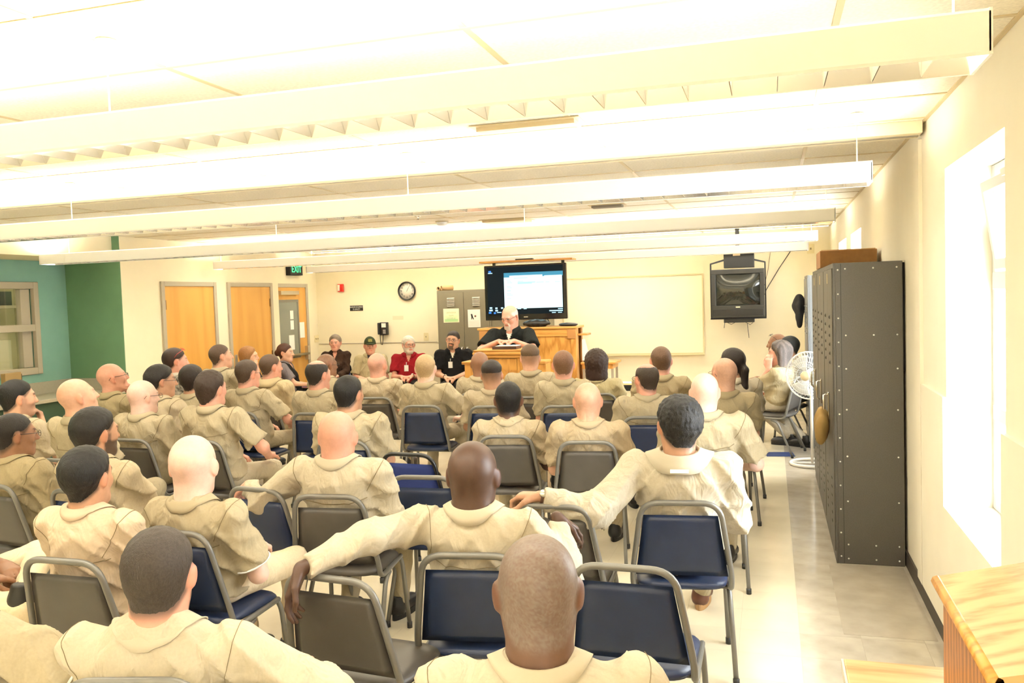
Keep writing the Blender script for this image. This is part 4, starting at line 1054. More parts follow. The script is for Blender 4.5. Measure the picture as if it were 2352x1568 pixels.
def shoe_mesh(kind):
    if kind in SHOES: return SHOES[kind]
    col = {'brown': (.10, .035, .02), 'black': (.012, .012, .012), 'white': (.75, .75, .75)}[kind]
    sol = {'brown': (.36, .21, .09), 'black': (.01, .01, .01), 'white': (.8, .8, .8)}[kind]
    def up(P):
        d = s_cap(P, (0, -.06, .055), (0, .10, .050), .042, .046)
        d = smin(d, s_cap(P, (0, -.055, .07), (0, -.045, .13), .042, .045), .04)
        d = smin(d, s_ell(P, (0, .12, .045), (.05, .075, .04)), .03)
        d = smax(d, .028-P[:, 2], .004)
        return smax(d, P[:, 2]-.135, .005)
    V, Fq = sdf_mesh(up, (-.07, -.13, 0), (.07, .22, .16), .010)
    m1 = fast_mesh('shoe', V, Fq); m1.materials.append(mat('leather_'+kind, col, .4))
    pr = []
    for k in range(24):
        a = 2*math.pi*k/24; y = math.sin(a)*.150+.042; w = .046+.006*math.sin(a)
        pr.append((math.cos(a)*w, y))
    mb = MB(); mb.prism(pr, 2, 0.0, .034); m2 = mb.mesh('sole'); m2.materials.append(mat('sole_'+kind, sol, .6))
    SHOES[kind] = (m1, m2); return SHOES[kind]

AUD = 'seated audience in khaki uniforms'; STF = 'seated staff along the walls'
PEOPLE = []
def person(short, label, px, D, th=0., hwpx=None, skin=FAIR, hair=None, hairc=DKBR, stub=0., beard=None, beardc=None, shirt='short', sc=KH, arms=('lap', 'lap'),
           look=None, pitch=0., roll=0., hf=-.07, hl=0., bw=1.0, bd=1.0, belly=1.0, glasses=None, tr=KH, shoes='black', chairk='navy', legs='std', fem=False, stand=False,
           collar=True, vneck=None, badge=False, cap=None, cats='person', feet=None, pattern=None, seedv=0, watch=None, trim=False, hs=None, yokes=True, elbow=None, vb=None, tors=0., nl=.148, ring=False):
    rs = random.Random(len(PEOPLE)*13+5+seedv)
    if hs is None:
        hs = 1.10
        if hwpx: hs = min(1.2, max(1.0, hwpx*D/F_PX/(.160 if not hair or hair in ('crop', 'balding') else .176)))
    if fem: hs *= .97
    Hw = atd(px[0], px[1]+.122*hs*F_PX/D, D)
    a = math.radians(th); fw = v3(math.sin(a), math.cos(a), 0); rt = v3(math.cos(a), -math.sin(a), 0)
    root_w = Hw-fw*hf-rt*hl
    PEOPLE.append((short, Hw))
    r = empty('person', (root_w[0], root_w[1], 0), -a, label, 'person', cats)
    def loc(p):
        d = np.asarray(p, float)-v3(root_w[0], root_w[1], 0); return v3(d@rt, d@fw, d[2])
    Hc = v3(hl, hf, Hw[2])
    if look is None:
        hd = math.atan2(-3.2-Hw[0], 10.0-Hw[1])-a
        hd = max(-1.2, min(1.2, (hd+math.pi) % (2*math.pi)-math.pi))
    else: hd = math.radians(look)-a
    hd = (hd+math.pi) % (2*math.pi)-math.pi
    Rh = rot_head(hd, math.radians(pitch), math.radians(roll))
    hipz = .565 if not stand else .95
    hip = v3(0, 0, hipz)
    Nb = Hc+v3(-hl*.15, -.032, -nl)*hs
    Tn = nrm(Nb-hip); Lx = v3(1, 0, 0); Fx = nrm(np.cross(Tn, Lx)); Lx = np.cross(Fx, Tn)
    Rt = np.stack([Lx, Fx, Tn], 1)
    if tors: Rt = Rt@rot_head(math.radians(tors), 0, 0); Lx, Fx = Rt[:, 0], Rt[:, 1]
    T = Nb-hip
    bs = bw*(0.90 if fem else 1.0)
    Sh = {s: Nb+Lx*s*.193*bs-Tn*.046+Fx*.012 for s in (-1, 1)}
    l1, l2 = .305*(.92 if fem else 1), .265*(.92 if fem else 1)
    A = {}
    for i, s in enumerate((-1, 1)):
        m = arms[i]; curl = .55; n = v3(0, 0, -1.)
        pole = v3(s*.55, -.55, -.6)
        if isinstance(m, dict):
            Wt = loc(m['w']) if 'w' in m else v3(*m['l']); pole = v3(*m.get('pole', (s*.4, -.3, -.8))); dirh = m.get('d'); n = v3(*m.get('n', (0, 0, -1))); curl = m.get('curl', .5)
        elif m == 'lap': Wt = v3(s*(.115+rs.uniform(-.02, .02)), .245+rs.uniform(-.02, .02), .675); dirh = (-s*.75, .65, -.15)
        elif m == 'clasp': Wt = v3(s*.085, .30, .70); dirh = (-s*.9, .5, -.1); curl = .8
        elif m == 'cross': Wt = v3(-s*.095, .215*belly, Nb[2]-.33+.03*s); dirh = (-s*.9, -.1, .1); pole = v3(s*.9, .1, -.5); curl = .3; n = v3(0, -1, 0)
        elif m == 'thigh': Wt = v3(s*.15, .33, .675); dirh = (0, 1, -.2); curl = .35
        elif m == 'side': Wt = v3(s*.26, .05, .66); dirh = (0, .9, -.3)
        elif m == 'chin': Wt = Hc+Rh@v3(s*.030, .130, -.195)*hs; dirh = tuple(Rh@v3(-s*.25, -.12, .9)); pole = v3(s*.3, .35, -.9); n = Rh@v3(0, -1, .1); curl = 1.0
        elif m == 'cheek': Wt = Hc+Rh@v3(s*.085, .085, -.145)*hs; dirh = tuple(Rh@v3(-s*.1, .0, 1)); pole = v3(s*.2, .4, -.9); n = Rh@v3(-s*1, -.3, 0); curl = .7
        elif m == 'podium': Wt = v3(s*.10, .30, 1.31); dirh = (-s*.9, .35, -.05); pole = v3(s*.9, -.1, -.4); curl = .5
        Ep, Wt = ik(Sh[s], Wt, l1, l2, pole)
        if dirh is None: dirh = Wt-Ep
        A[s] = (Ep, Wt, hand_caps(Wt, v3(*dirh), n, -s*1.0, 1.08*(.9 if fem else 1), curl))
    # ---------------- body: one continuous surface
    vb = vb or (min(.0104, max(.0052, .00145*D)) if cats == AUD else .0066)
    short_sl = shirt in ('short', 'polo', 'tee')
    def body(P):
        dh = np.linalg.norm(P-Hc, axis=1)
        out = dh-.15*hs
        mk = dh < .235*hs
        if mk.any(): out[mk] = head_sdf(((P[mk]-Hc)@Rh)/hs)*hs
        nk = .0605 if not fem else .047
        out = smin(out, s_cap(P, Hc+Rh@v3(0, -.026, -.045)*hs, Nb+v3(0, .004, -.03), nk*hs*(1+.9*(bw-1)), (nk+.008)*hs*(1+.9*(bw-1))), .035)
        out = smin(out, s_cap(P, Nb-Tn*.02, hip, .030, .022), .05)
        for s in (-1, 1):
            E, Wp, HC = A[s]
            out = smin(out, s_cap(P, Nb-Tn*.03, Sh[s], .026, .024), .02)
            u = (.047 if short_sl else .024)*bs*(.9 if fem else 1)
            out = smin(out, s_cap(P, Sh[s], E, u*.6, u*.90), .02)
            out = smin(out, s_cap(P, E, Wp, u*.92, .0265), .02)
            dw = np.linalg.norm(P-Wp, axis=1); mk = dw < .26
            if mk.any():
                Q = P[mk]; h = np.full(len(Q), 1.0)
                for ca, cb, ra, rb, fg in HC: h = smin(h, s_cap(Q, ca, cb, ra, rb), .005 if fg else .014)
                out[mk] = smin(out[mk], h, .012)
        return out
    allp = [Hc+hs*.17, Hc-hs*.17, Nb-.1, Nb+.1, hip-.07, hip+.07]
    for s in (-1, 1): allp += [Sh[s]-.08, Sh[s]+.08, A[s][0]-.08, A[s][0]+.08]+[c[1]-.03 for c in A[s][2]]+[c[1]+.03 for c in A[s][2]]+[A[s][1]-.05, A[s][1]+.05]
    allp = np.array(allp)
    V, Fq = sdf_mesh(body, allp.min(0), allp.max(0), vb)
    q = ((V-Hc)@Rh)/hs
    sk = np.array(skin)*rs.uniform(.94, 1.06)
    C = np.tile(sk, (len(V), 1))
    hdm = (np.abs(q) < .16).all(1)
    ax = np.abs(q[:, 0]); y, z = q[:, 1], q[:, 2]
    def mixc(mask, c): 
        mm = (mask*hdm)[:, None]; C[:] = C*(1-mm)+np.array(c)*mm
    red = np.array([1.12, .78, .70])
    mixc(.5*sstep(.074, .084, ax)*(np.abs(y+.015) < .05)*(np.abs(z) < .06), sk*red)
    mixc(.45*np.exp(-(((y+.004)/.009)**2+((z+.002)/.014)**2))*(ax > .078), sk*np.array([.6, .45, .4]))  # shade of the ear hollow painted into the skin colour
    mixc(.4*np.exp(-((q[:, 0]/.02)**2+((y-.108)/.02)**2+((z+.026)/.02)**2)), sk*red)
    mixc(.75*(ax < .023)*(np.abs(z+.061) < .009)*(y > .083), sk*np.array([.85, .5, .48]))
    hc = np.array(hairc)
    bc = np.array(beardc if beardc is not None else hairc)
    mixc(.8*(ax > .012)*(ax < .05)*(np.abs(z-.027+.1*(ax-.03)**2*40) < .0055)*(y > .06), hc*.8+sk*.1)
    ed = np.sqrt((ax-.0315)**2+(z-.003)**2)
    mixc(.9*(np.abs(ax-.0315) < .0125)*(np.abs(z-.003) < .0055)*(y > .076), np.array([.55, .52, .48]))
    mixc(1.0*(ed < .0062)*(y > .076), np.array([.03, .02, .015]))
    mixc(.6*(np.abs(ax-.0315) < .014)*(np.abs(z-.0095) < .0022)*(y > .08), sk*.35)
    if beard:
        jaw = sstep(-.028, -.045, z)*sstep(-.02, .0, y)*sstep(-.135, -.115, z)*1.0
        must = (ax < .032)*(np.abs(z+.045) < .009)*(y > .075)
        side = .75*sstep(.026, .012, np.abs(y-.012))*sstep(.012, -.006, z)*(z > -.06)*(ax > .05)*(ax < .082)
        lip = ((ax < .022)*(np.abs(z+.061) < .010)*(y > .08))
        if beard == 'full': bm_ = np.clip(jaw+must+side, 0, 1)*(1-lip)
        elif beard == 'goatee': bm_ = np.clip((ax < .034)*sstep(-.066, -.072, z)*(z > -.122)*(y > .03)+must+(np.abs(ax-.028) < .008)*(np.abs(z+.06) < .02)*(y > .06), 0, 1)*(1-lip)
        else: bm_ = .35*np.clip(jaw+must+side, 0, 1)
        mixc(.85*bm_ if beard != 'stubble' else bm_, bc)
    if hair and not stub and hair not in ('flat', 'balding'): stub = .85
    if stub:
        spk = np.random.default_rng(3).uniform(.45, 1.25, len(V)) if not hair else 1.0
        if ring: spk = sstep(.075, .045, z)*sstep(.06, .03, y)
        mixc(np.clip(stub*scalp(q)*spk, 0, 1), hc*1.15+sk*.06)
    if hair == 'flat': mixc(.8*scalp(q)*sstep(-.10, .05, z), hc*1.3+sk*.06)
    if hair == 'balding': mixc(.6*scalp(q)*sstep(-.02, .02, s_ell(q, (0, .0, .115), (.058, .085, .06))), hc)
    me = fast_mesh('body', V, Fq, C); link('body', me, r, SKIN)
    # ---------------- hair
    if hair:
        rnd = rs.uniform(0, 6)
        nk_ = (.0605 if not fem else .047)*hs*(1+.9*(bw-1))
        def hair_f(P):
            q_ = ((P-Hc)@Rh)/hs
            b_ = smin(head_sdf(q_, False)*hs, s_cap(P, Hc+Rh@v3(0, -.026, -.045)*hs, Nb+v3(0, .004, -.03), nk_, nk_+.008*hs), .035)
            return hair_sdf(q_, b_/hs, hair, rnd)*hs
        V, Fq = sdf_mesh(hair_f, Hc-v3(.17, .17, .36 if hair in ('ponytail', 'long', 'curlylong') else .19)*hs-.02, Hc+v3(.17, .17, .16)*hs, max(.0048, min(.0098, vb*1.08)))
        qq = ((V-Hc)@Rh)/hs
        hcol = np.tile(hc, (len(V), 1))
        if hair == 'long': hcol = hcol*(1+.8*sstep(-.02, -.2, qq[:, 2])[:, None])*(1+.35*np.sin(qq[:, 0:1]*140+2*np.sin(qq[:, 1:2]*60)))
        if hair == 'short' and hairc == DKBR: hcol = hcol*(1+.8*np.exp(-((qq[:, 0:1]/.03)**2+((qq[:, 1:2]+.05)/.04)**2))*(qq[:, 2:3] > .05))
        link('hair', fast_mesh('hair', V, Fq, hcol), r, HAIRM)
    if cap: cap_obj(r, Hc, Rh, hs)
    # ---------------- shirt
    ph = [(nrm(v3(sx_*rs.uniform(.5, .9), rs.uniform(-.25, .25), rs.uniform(.5, .9))), rs.uniform(45, 85), rs.uniform(0, 6.28)) for sx_ in (-1, 1)]+[(nrm(v3(rs.uniform(-.3, .3), rs.uniform(-.2, .2), 1)), rs.uniform(40, 60), rs.uniform(0, 6.28))]
    wamp = (.0175 if shirt != 'jacket' else .016) if cats == AUD else .008
    thick = .012 if shirt == 'jacket' else 0.0
    sv = max(.0095, min(.0158, .0028*D)) if cats == AUD else .0105
    sleeves = {}
    for s in (-1, 1):
        E, Wp, _ = A[s]; S = Sh[s]
        if short_sl:
            e = S+(E-S)*(.80 if shirt == 'short' else .72); sleeves[s] = [(S, e, .070*bs, .080*bs), None, (e, nrm(E-S))]
        else:
            w = E+(Wp-E)*.93; sleeves[s] = [(S, E, .067*bs+thick*.6, .060*bs+thick), (E, w, .058*bs+thick, .044+thick*.6), (w, nrm(Wp-E))]
    def shirt_f(P, wr=True):
        d = s_ell(P, hip+T*.62, (.178*bs, .120*bd, .235), Rt)
        d = smin(d, s_ell(P, hip+T*.24+Fx*(.018+.05*(belly-1)), (.172*bs*(1+.35*(belly-1)), .130*bd*belly, .20), Rt), .07)
        d = smin(d, s_ell(P, hip+v3(0, .0, .035), (.182*bs, .145*bd, .13)), .05)
        d = smin(d, s_cap(P, Sh[-1]*.72+Sh[1]*.28-Tn*.035-Fx*.02, Sh[1]*.72+Sh[-1]*.28-Tn*.035-Fx*.02, .082*bd, .082*bd), .05)
        for s in (-1, 1):
            d = smin(d, s_cap(P, Nb+Lx*s*.055-Tn*.045, Sh[s], .056, .064), .035)
            d = smin(d, s_cap(P, Nb-Tn*.028, Sh[s]*.45+Nb*.55-Tn*.012, .052, .05), .03)
        d = smin(d, s_ell(P, Nb-Tn*.040-Fx*.002, (.076, .062, .050), Rt), .04)
        d = d-thick
        if fem: d = smin(d, s_ell(P, hip+T*.58+Fx*.085, (.12, .065, .07), Rt), .05)
        for s in (-1, 1):
            up, lo_, (ce, cd) = sleeves[s]
            a1 = s_cap(P, *up)
            if lo_ is not None: a1 = smin(a1, s_cap(P, *lo_), .03)
            a1 = smax(a1, (P-ce)@cd, .004)
            d = smin(d, a1, .035)
        d = smax(d, (.478 if not stand else .80)-P[:, 2], .01)
        if wr:
            lxp = (P-hip)@Lx; w = 0
            for wi, (kd, f, p0) in enumerate(ph):
                fo = (1-np.abs(np.sin(P@kd*f*.5+p0+.9*np.sin(P@np.roll(kd, 1)*f*.16+p0))))**2-.23
                w = w+fo*(sstep(-.09, .09, -lxp if wi == 0 else lxp) if wi < 2 else .5)
            low = .55+.45*sstep(.12, -.05, (P-(hip+T*.62))@Tn)+.2*sstep(.13, .20, np.abs((P-hip)@Lx))
            d = d-wamp*low*np.clip(w, -1.2, 1.8)
        return d
    pts = [hip-.25, hip+.25, Nb-.2, Nb+.13]
    for s in (-1, 1): pts += [Sh[s]-.11, Sh[s]+.11, sleeves[s][2][0]-.11, sleeves[s][2][0]+.11]+([A[s][0]-.1, A[s][0]+.1] if not short_sl else [])
    pts = np.array(pts)
    V, Fq = sdf_mesh(shirt_f, pts.min(0), pts.max(0), sv)
    c0 = np.array(sc)*rs.uniform(.95, 1.05)
    SCc = np.tile(c0, (len(V), 1))
    if pattern == 'plaid':
        g = (np.abs(np.sin(V[:, 0]*95)) > .8)*.35+(np.abs(np.sin(V[:, 2]*95)) > .8)*.35+(np.abs(np.sin(V[:, 1]*95)) > .85)*.2
        SCc = SCc*(1-np.clip(g, 0, .8))[:, None]
    if pattern == 'specks':
        g = (np.sin(V[:, 0]*230)*np.sin(V[:, 2]*210+V[:, 0]*60) > .55); SCc[g] = (.35, .33, .3)
    if pattern == 'grey_panels':
        SCc[np.abs((V-hip)@Lx) > .15*bs] = (.16, .14, .15)
    rel = (V-Nb); fx = rel@Fx; lx = np.abs(rel@Lx); tz = rel@Tn
    if vneck is not None:
        mk = (fx > .0)*(lx < .040+.36*tz)*(tz < .09)*(tz > -.10); SCc[mk.astype(bool)] = vneck if vneck != 'skin' else sk
    so = link('shirt' if shirt != 'jacket' else 'jacket', fast_mesh('shirt', V, Fq, SCc), r, CLOTH)
    if trim:
        mb = MB()
        for s in (-1, 1):
            ce, cd = sleeves[s][2]; e1 = nrm(np.cross(cd, v3(.3, .1, 1))); e2 = np.cross(cd, e1)
            mb = MB(); mb.tube([ce-cd*.002+(e1*math.cos(t)+e2*math.sin(t))*.0805*bs for t in np.linspace(0, 6.2832, 25)[:-1]], .0045, 6, closed=True); mb.obj('undershirt_hem', M_white, so)
    if not seedv == -1 and D < 9.5 and yokes and sc in (KH, KH2, KH3, KHP, KHC):
        # yoke and armhole seams, traced on the cloth itself
        xs = np.linspace(-.158*bs, .158*bs, 25); ys = np.linspace(-.26, .02, 57)
        mb = MB(); rr = max(.0009, min(.0017, .00035*D))
        base = Nb[None]-Tn*(.148+.010*np.cos(xs/.16*1.5)[:, None])+Lx*xs[:, None]
        Gp = base[:, None, :]+Fx*ys[None, :, None]
        dv = shirt_f(Gp.reshape(-1, 3)).reshape(25, 57)
        line = []
        for i in range(25):
            k = np.argmax(dv[i] < 0)
            if k > 0 and dv[i, k] < 0:
                t = dv[i, k-1]/(dv[i, k-1]-dv[i, k]); line.append(Gp[i, k-1]*(1-t)+Gp[i, k]*t-Fx*.0030)
        if len(line) > 4: mb.tube(line, rr*1.35, 4)
        for s in (-1, 1):
            E = A[s][0]; adir = nrm(nrm(E-Sh[s])*.55+Lx*s*.8); c = Sh[s]-Lx*s*.012-Tn*.012
            e1 = nrm(Tn-adir*(Tn@adir)); e2 = np.cross(adir, e1)
            if e2@Fx > 0: e2 = -e2
            an = np.linspace(-.5, 2.3, 20); rad = np.linspace(.03, .15, 40)
            Gp = c+(e1[None]*np.cos(an)[:, None]+e2[None]*np.sin(an)[:, None])[:, None, :]*rad[None, :, None]
            dv = shirt_f(Gp.reshape(-1, 3)).reshape(20, 40); line = []
            for i in range(20):
                k = np.argmax(dv[i] > 0)
                if k > 0:
                    t = dv[i, k-1]/(dv[i, k-1]-dv[i, k]); line.append(Gp[i, k-1]*(1-t)+Gp[i, k]*t+nrm(Gp[i, k]-c)*.0012)
            if len(line) > 4: mb.tube(line, rr, 4)
        if mb.V: mb.obj('seam', SEAM, so)
    if collar:
        rn = (.0605 if not fem else .049)*hs*(1+.9*(bw-1)); n = 33; V = []; Fs = []
        axd = nrm((Hc+Rh@v3(0, -.026, -.045)*hs)-Nb)
        wide = .038 if shirt != 'jacket' else .075
        rows = 6
        for i in range(n):
            f_ = (2*i/(n-1)-1); ph_ = f_*math.radians(158)
            fr = sstep(.45, 1.0, np.array([abs(f_)]))[0]
            e = Lx*math.sin(ph_)-Fx*math.cos(ph_)
            prof = [(rn+.001, .010), (rn+.003, .046-.018*fr), (rn+.006, .051-.02*fr), (rn+.010, .049-.02*fr), (rn+.018, .032-.025*fr), (rn+.026+.024*fr, .016-.055*fr)]
            if shirt == 'jacket': prof = [(rn+.012, .02), (rn+.014, .05-.01*fr), (rn+.02, .056-.012*fr), (rn+.026, .052-.015*fr), (rn+.045, .034-.03*fr), (rn+.066, .006-.05*fr)]
            sq = 1.04
            for (rr_, zz) in prof:
                drop = -.20*max(0, abs(math.sin(ph_)))*max(0, rr_-rn-.012)
                V.append(Nb+axd*(zz*hs+.004)+e*rr_*np.array([sq, sq, 1])+Tn*drop)
        # the lower edge of the collar lies on the cloth
        Va = np.array(V).reshape(n, rows, 3); low = Va[:, 5].copy()
        out_ = low-Nb; out_ -= np.outer(out_@axd, axd); out_ /= np.linalg.norm(out_, axis=1)[:, None]
        for _ in range(3):
            dv = shirt_f(low); low = low+(out_*.35+axd*.9)*np.clip(.008-dv, -.004, .02)[:, None]
        Va[:, 4] = Va[:, 3]*.5+low*.5+out_*.001; Va[:, 5] = low
        V = [v for v in Va.reshape(-1, 3)]
        for i in range(n-1):
            for k in range(rows-1):
                a_ = i*rows+k; Fs.append((a_, a_+1, a_+rows+1, a_+rows))
        me = mesh_from('collar', V, Fs, True)
        cm = CLOTH_COL(tuple(np.round(c0 if pattern != 'grey_panels' else np.array((.16, .14, .15)), 3)))
        co = link('collar', me, so, cm)
        if shirt == 'jacket' and D < 5:
            c_ = Va[16, 4]*.35+Va[16, 5]*.65; up_ = nrm(Va[16, 3]-Va[16, 5]); nn = nrm(np.cross(Lx, up_)); nn = nn*np.sign(nn@(-Fx))
            mb = MB(); Vl = [c_+Lx*x_+up_*z_+nn*y_ for y_ in (.004, .006) for z_ in (-.009, .009) for x_ in (-.042, .042)]
            mb.add(Vl, [(0, 1, 3, 2), (4, 6, 7, 5), (0, 4, 5, 1), (2, 3, 7, 6), (0, 2, 6, 4), (1, 5, 7, 3)]); mb.obj('garment_label', M_white, so)
        mod = co.modifiers.new('thick', 'SOLIDIFY'); mod.thickness = .003
    # ---------------- trousers and shoes
    K = {}; AN = {}
    for s in (-1, 1):
        if stand: K[s] = v3(s*.10, .03, .50); AN[s] = v3(s*.11, 0, .09)
        else:
            K[s] = v3(s*(.13+rs.uniform(-.02, .05)), .44, .545); AN[s] = v3(s*(.13+rs.uniform(-.03, .04)), .42+rs.uniform(-.10, .08), .09)
    if legs == 'crossed': K[1] = v3(.02, .46, .66); AN[1] = v3(-.20, .52, .36)
    if legs == 'figure4': K[1] = v3(.30, .34, .66); AN[1] = v3(-.16, .44, .62)
    if legs == 'figure4l': K[-1] = v3(-.30, .34, .66); AN[-1] = v3(.16, .44, .62)
    if feet:
        for s in (-1, 1):
            if s in feet:
                AN[s] = loc(feet[s])+v3(0, 0, .09)
                if feet.get('under'): K[s] = v3(s*.16, .40, .55)
    def tro(P):
        d = s_ell(P, hip+v3(0, .0, -.01), (.168*bs, .14*bd, .10))
        for s in (-1, 1):
            hj = hip+v3(s*.088, .02, -.0 if not stand else -.05)
            t = smin(s_cap(P, hj, K[s], .088*bd, .066), s_cap(P, K[s], AN[s], .066, .052), .03)
            t = smax(t, (P-AN[s])@nrm(AN[s]-K[s])-.0, .006)
            d = smin(d, t, .025)
        w = 0
        for kd, f, p0 in ph[:3]: w = w+np.sin(P@kd*f+p0)
        return d-.003*np.tanh(w)
    pts = np.array([hip-.2, hip+.2]+[K[s]-.1 for s in K]+[K[s]+.1 for s in K]+[AN[s]-.08 for s in AN]+[AN[s]+.08 for s in AN])
    V, Fq = sdf_mesh(tro, pts.min(0), pts.max(0), max(.016, min(.026, .0040*D)))
    link('trousers', fast_mesh('trousers', V, Fq, np.tile(np.array(tr), (len(V), 1))), r, CLOTH)
    for s in (-1, 1):
        m1, m2 = shoe_mesh(shoes)
        o = link('shoe', m1, r); o.location = (AN[s][0], AN[s][1]+.03, AN[s][2]-.09); o.rotation_euler = (0, 0, -s*.15)
        if legs in ('figure4', 'crossed') and s == 1: o.rotation_euler = (0.2, 0.5, 1.4 if legs == 'figure4' else .2)
        link('sole', m2, o)
    # ---------------- small things worn
    def headpt(p): return tuple(Hc+Rh@(np.array(p)*hs))
    if glasses:
        mb = MB()
        for s in (-1, 1):
            if glasses.startswith('up'): ctr = (s*.032, .055, .112); pl = ((1, 0, 0), (0, -.4, .0)); 
            ring = []
            for k in range(14):
                t = 2*math.pi*k/14; w, h = .026, .0165
                if glasses.startswith('up'): ring.append(headpt((s*.034+w*math.cos(t), .066-h*.8*math.sin(t), .108+h*.75*math.sin(t))))
                else: ring.append(headpt((s*.033+w*math.cos(t), .112-.12*abs(s*.033+w*math.cos(t))**1*.5, .002+h*math.sin(t))))
            mb.tube(ring, .0016, 5, closed=True)
            if glasses.startswith('up'): mb.tube([headpt((s*.060, .062, .108)), headpt((s*.083, -.005, .070)), headpt((s*.088, -.03, .04))], .0022, 5)
            else: mb.tube([headpt((s*.059, .107, .006)), headpt((s*.080, .03, .010)), headpt((s*.087, -.030, .014)), headpt((s*.086, -.045, -.004))], .0020, 5)
        mb.tube([headpt((-.010, .114, .006)), headpt((.010, .114, .006))] if not glasses.startswith('up') else [headpt((-.010, .075, .115)), headpt((.010, .075, .115))], .0016, 5)
        mb.obj('glasses', WIRE if glasses != 'upred' else mat('glasses_red', (.55, .03, .03), .3), r)
    if badge:
        c = Nb-Tn*.20+Lx*.03; 
        P0 = c+Fx*np.linspace(0, .3, 61)[:, None]; k = int(np.argmax(shirt_f(P0, False) > 0.012)); c = P0[k]
        mb = MB(); V = [c+Lx*x_+Tn*z_+Fx*y_ for y_ in (0, .004) for z_ in (-.055, .04) for x_ in (-.032, .032)]
        mb.add(V, [(0, 1, 3, 2), (4, 6, 7, 5), (0, 4, 5, 1), (2, 3, 7, 6), (0, 2, 6, 4), (1, 5, 7, 3)])
        b = mb.obj('name_badge', mat('badge_white', (.8, .8, .78), .4), r)
        mb = MB(); mb.tube([c+Tn*.04, c+Tn*.085-Fx*.01], .006, 6); mb.obj('badge_clip', mat('badge_clip', (.5, .5, .5), .3, .8), b)
    if watch is not None:
        E, Wp, _ = A[watch]; ax_ = nrm(Wp-E); c = Wp-ax_*.012; e1 = nrm(np.cross(ax_, v3(0, 0, 1))); e2 = np.cross(ax_, e1)
        mb = MB(); mb.tube([c+(e1*math.cos(t)+e2*math.sin(t))*.031 for t in np.linspace(0, 6.283, 17)[:-1]], .006, 6, closed=True)
        wo = mb.obj('watch_strap', mat('watch_strap', (.09, .04, .02), .5), r)
        # dial looks up and back towards the nearest row
        up_ = nrm(e2 if abs(e2[2]) > abs(e1[2]) else e1); up_ = up_*np.sign(up_[2]); up_ = nrm(up_-Fx*.8); up_ = nrm(up_-ax_*(up_@ax_))
        mb = MB(); mb.tube([c+up_*.028, c+up_*.040], [.019, .018], 16); mb.obj('watch_case', mat('watch_case', (.75, .72, .6), .25, .6), wo)
    # ---------------- the chair below
    if chairk and not stand:
        chair(chairk, root_w[0]+fw[0]*.045, root_w[1]+fw[1]*.045, th, {'navy': 'navy', 'grey': 'taupe grey', 'royal': 'royal blue'}[chairk]+' padded stacking chair under the '+short)
    return r

_cc = {}
def CLOTH_COL(c):
    if c not in _cc: _cc[c] = mat('cloth_%d' % len(_cc), c, .85, bump=.25, bscale=900, spec=.15)
    return _cc[c]
def cap_obj(r, Hc, Rh, hs):
    def f(P):
        q = ((P-Hc)@Rh)/hs
        d = s_ell(q, (0, -.016, .035), (.086, .108, .105)); d = smax(d, .022-q[:, 2]+.1*q[:, 1], .006)
        b = s_ell(q, (0, .105, .030), (.070, .075, .010)); b = smax(b, .06-q[:, 1], .005)
        return smin(d, b, .01)*hs
    V, Fq = sdf_mesh(f, Hc-.25, Hc+.25, .008)
    q = ((V-Hc)@Rh)/hs
    C = np.tile(np.array((.035, .045, .02)), (len(V), 1))
    C[(np.abs(q[:, 0]) < .028)*(np.abs(q[:, 2]-.085) < .020)*(q[:, 1] > .03)] = (.22, .20, .06)
    o = link('cap', fast_mesh('cap', V, Fq, C), r, CLOTH)
    return o
# ------------------------------------------------------------------ everybody in the room
AUD = 'seated audience in khaki uniforms'; STF = 'seated staff along the walls'
def aud(short, label, px, D, **k): 
    k.setdefault('cats', AUD); return person(short, label, px, D, **k)
# nearest rows
aud('man with greying cropped hair', 'man with greying cropped hair at the bottom centre, nearest the camera', (1236, 1222), 1.98, th=-14, hwpx=177, skin=DARK2, hair=None, hairc=(.19, .175, .16), stub=.46, nl=.165, sc=KHC, look=-16, shirt='long', bw=1.12, chairk='grey', hf=-.02)
aud('bearded man with side-swept brown hair', 'bearded man with brown greying hair seen from behind at lower left', (369, 1210), 2.42, th=-14, hwpx=154, skin=PINK, hair='short', hairc=(.045, .034, .028), beard='full', nl=.162, sc=KHC, look=-20, chairk='grey', hf=-.03, shirt='long', bw=1.14, arms=('lap', dict(l=(.30, .25, .68), pole=(1, -.3, -.4), d=(-.3, 1, -.2))))
aud('man cut off at the lower left corner', 'man at the lower left corner, only a short khaki sleeve with white trim showing', (-140, 1180), 2.45, th=2, look=0, skin=FAIR, hair='short', sc=KH, trim=True, chairk='grey', arms=('lap', dict(l=(.24, .25, .78), pole=(1, -.2, -.5), d=(-.3, 1, 0))), bw=1.05, tr=KHC)
aud('man with crossed cream trousers', 'man at the left edge, only a raised leg in cream trousers showing', (-215, 985), 3.75, th=62, skin=BROWN, hair='short', hairc=BLACKH, tr=(.72, .60, .42), legs='figure4l', chairk='grey', arms=('lap', 'lap'))
aud('young man with thick black hair', 'young man with thick black hair in a pinkish khaki shirt at left', (203, 1028), 3.48, th=0, hwpx=95, skin=TAN, hair='thick', hairc=BLACKH, sc=KHP, look=-4, chairk='grey', bw=.95, shirt='long')
aud('bald pale man in the third row', 'bald pale man in short khaki sleeves at left centre', (446, 997), 3.85, th=2, hwpx=97, skin=PALE, hair=None, hairc=(.2, .17, .14), stub=.14, sc=KH, look=-15, chairk='navy', trim=True, tr=(.72, .60, .42), arms=('lap', 'lap'))
C10 = onz(572, 1118, .885)
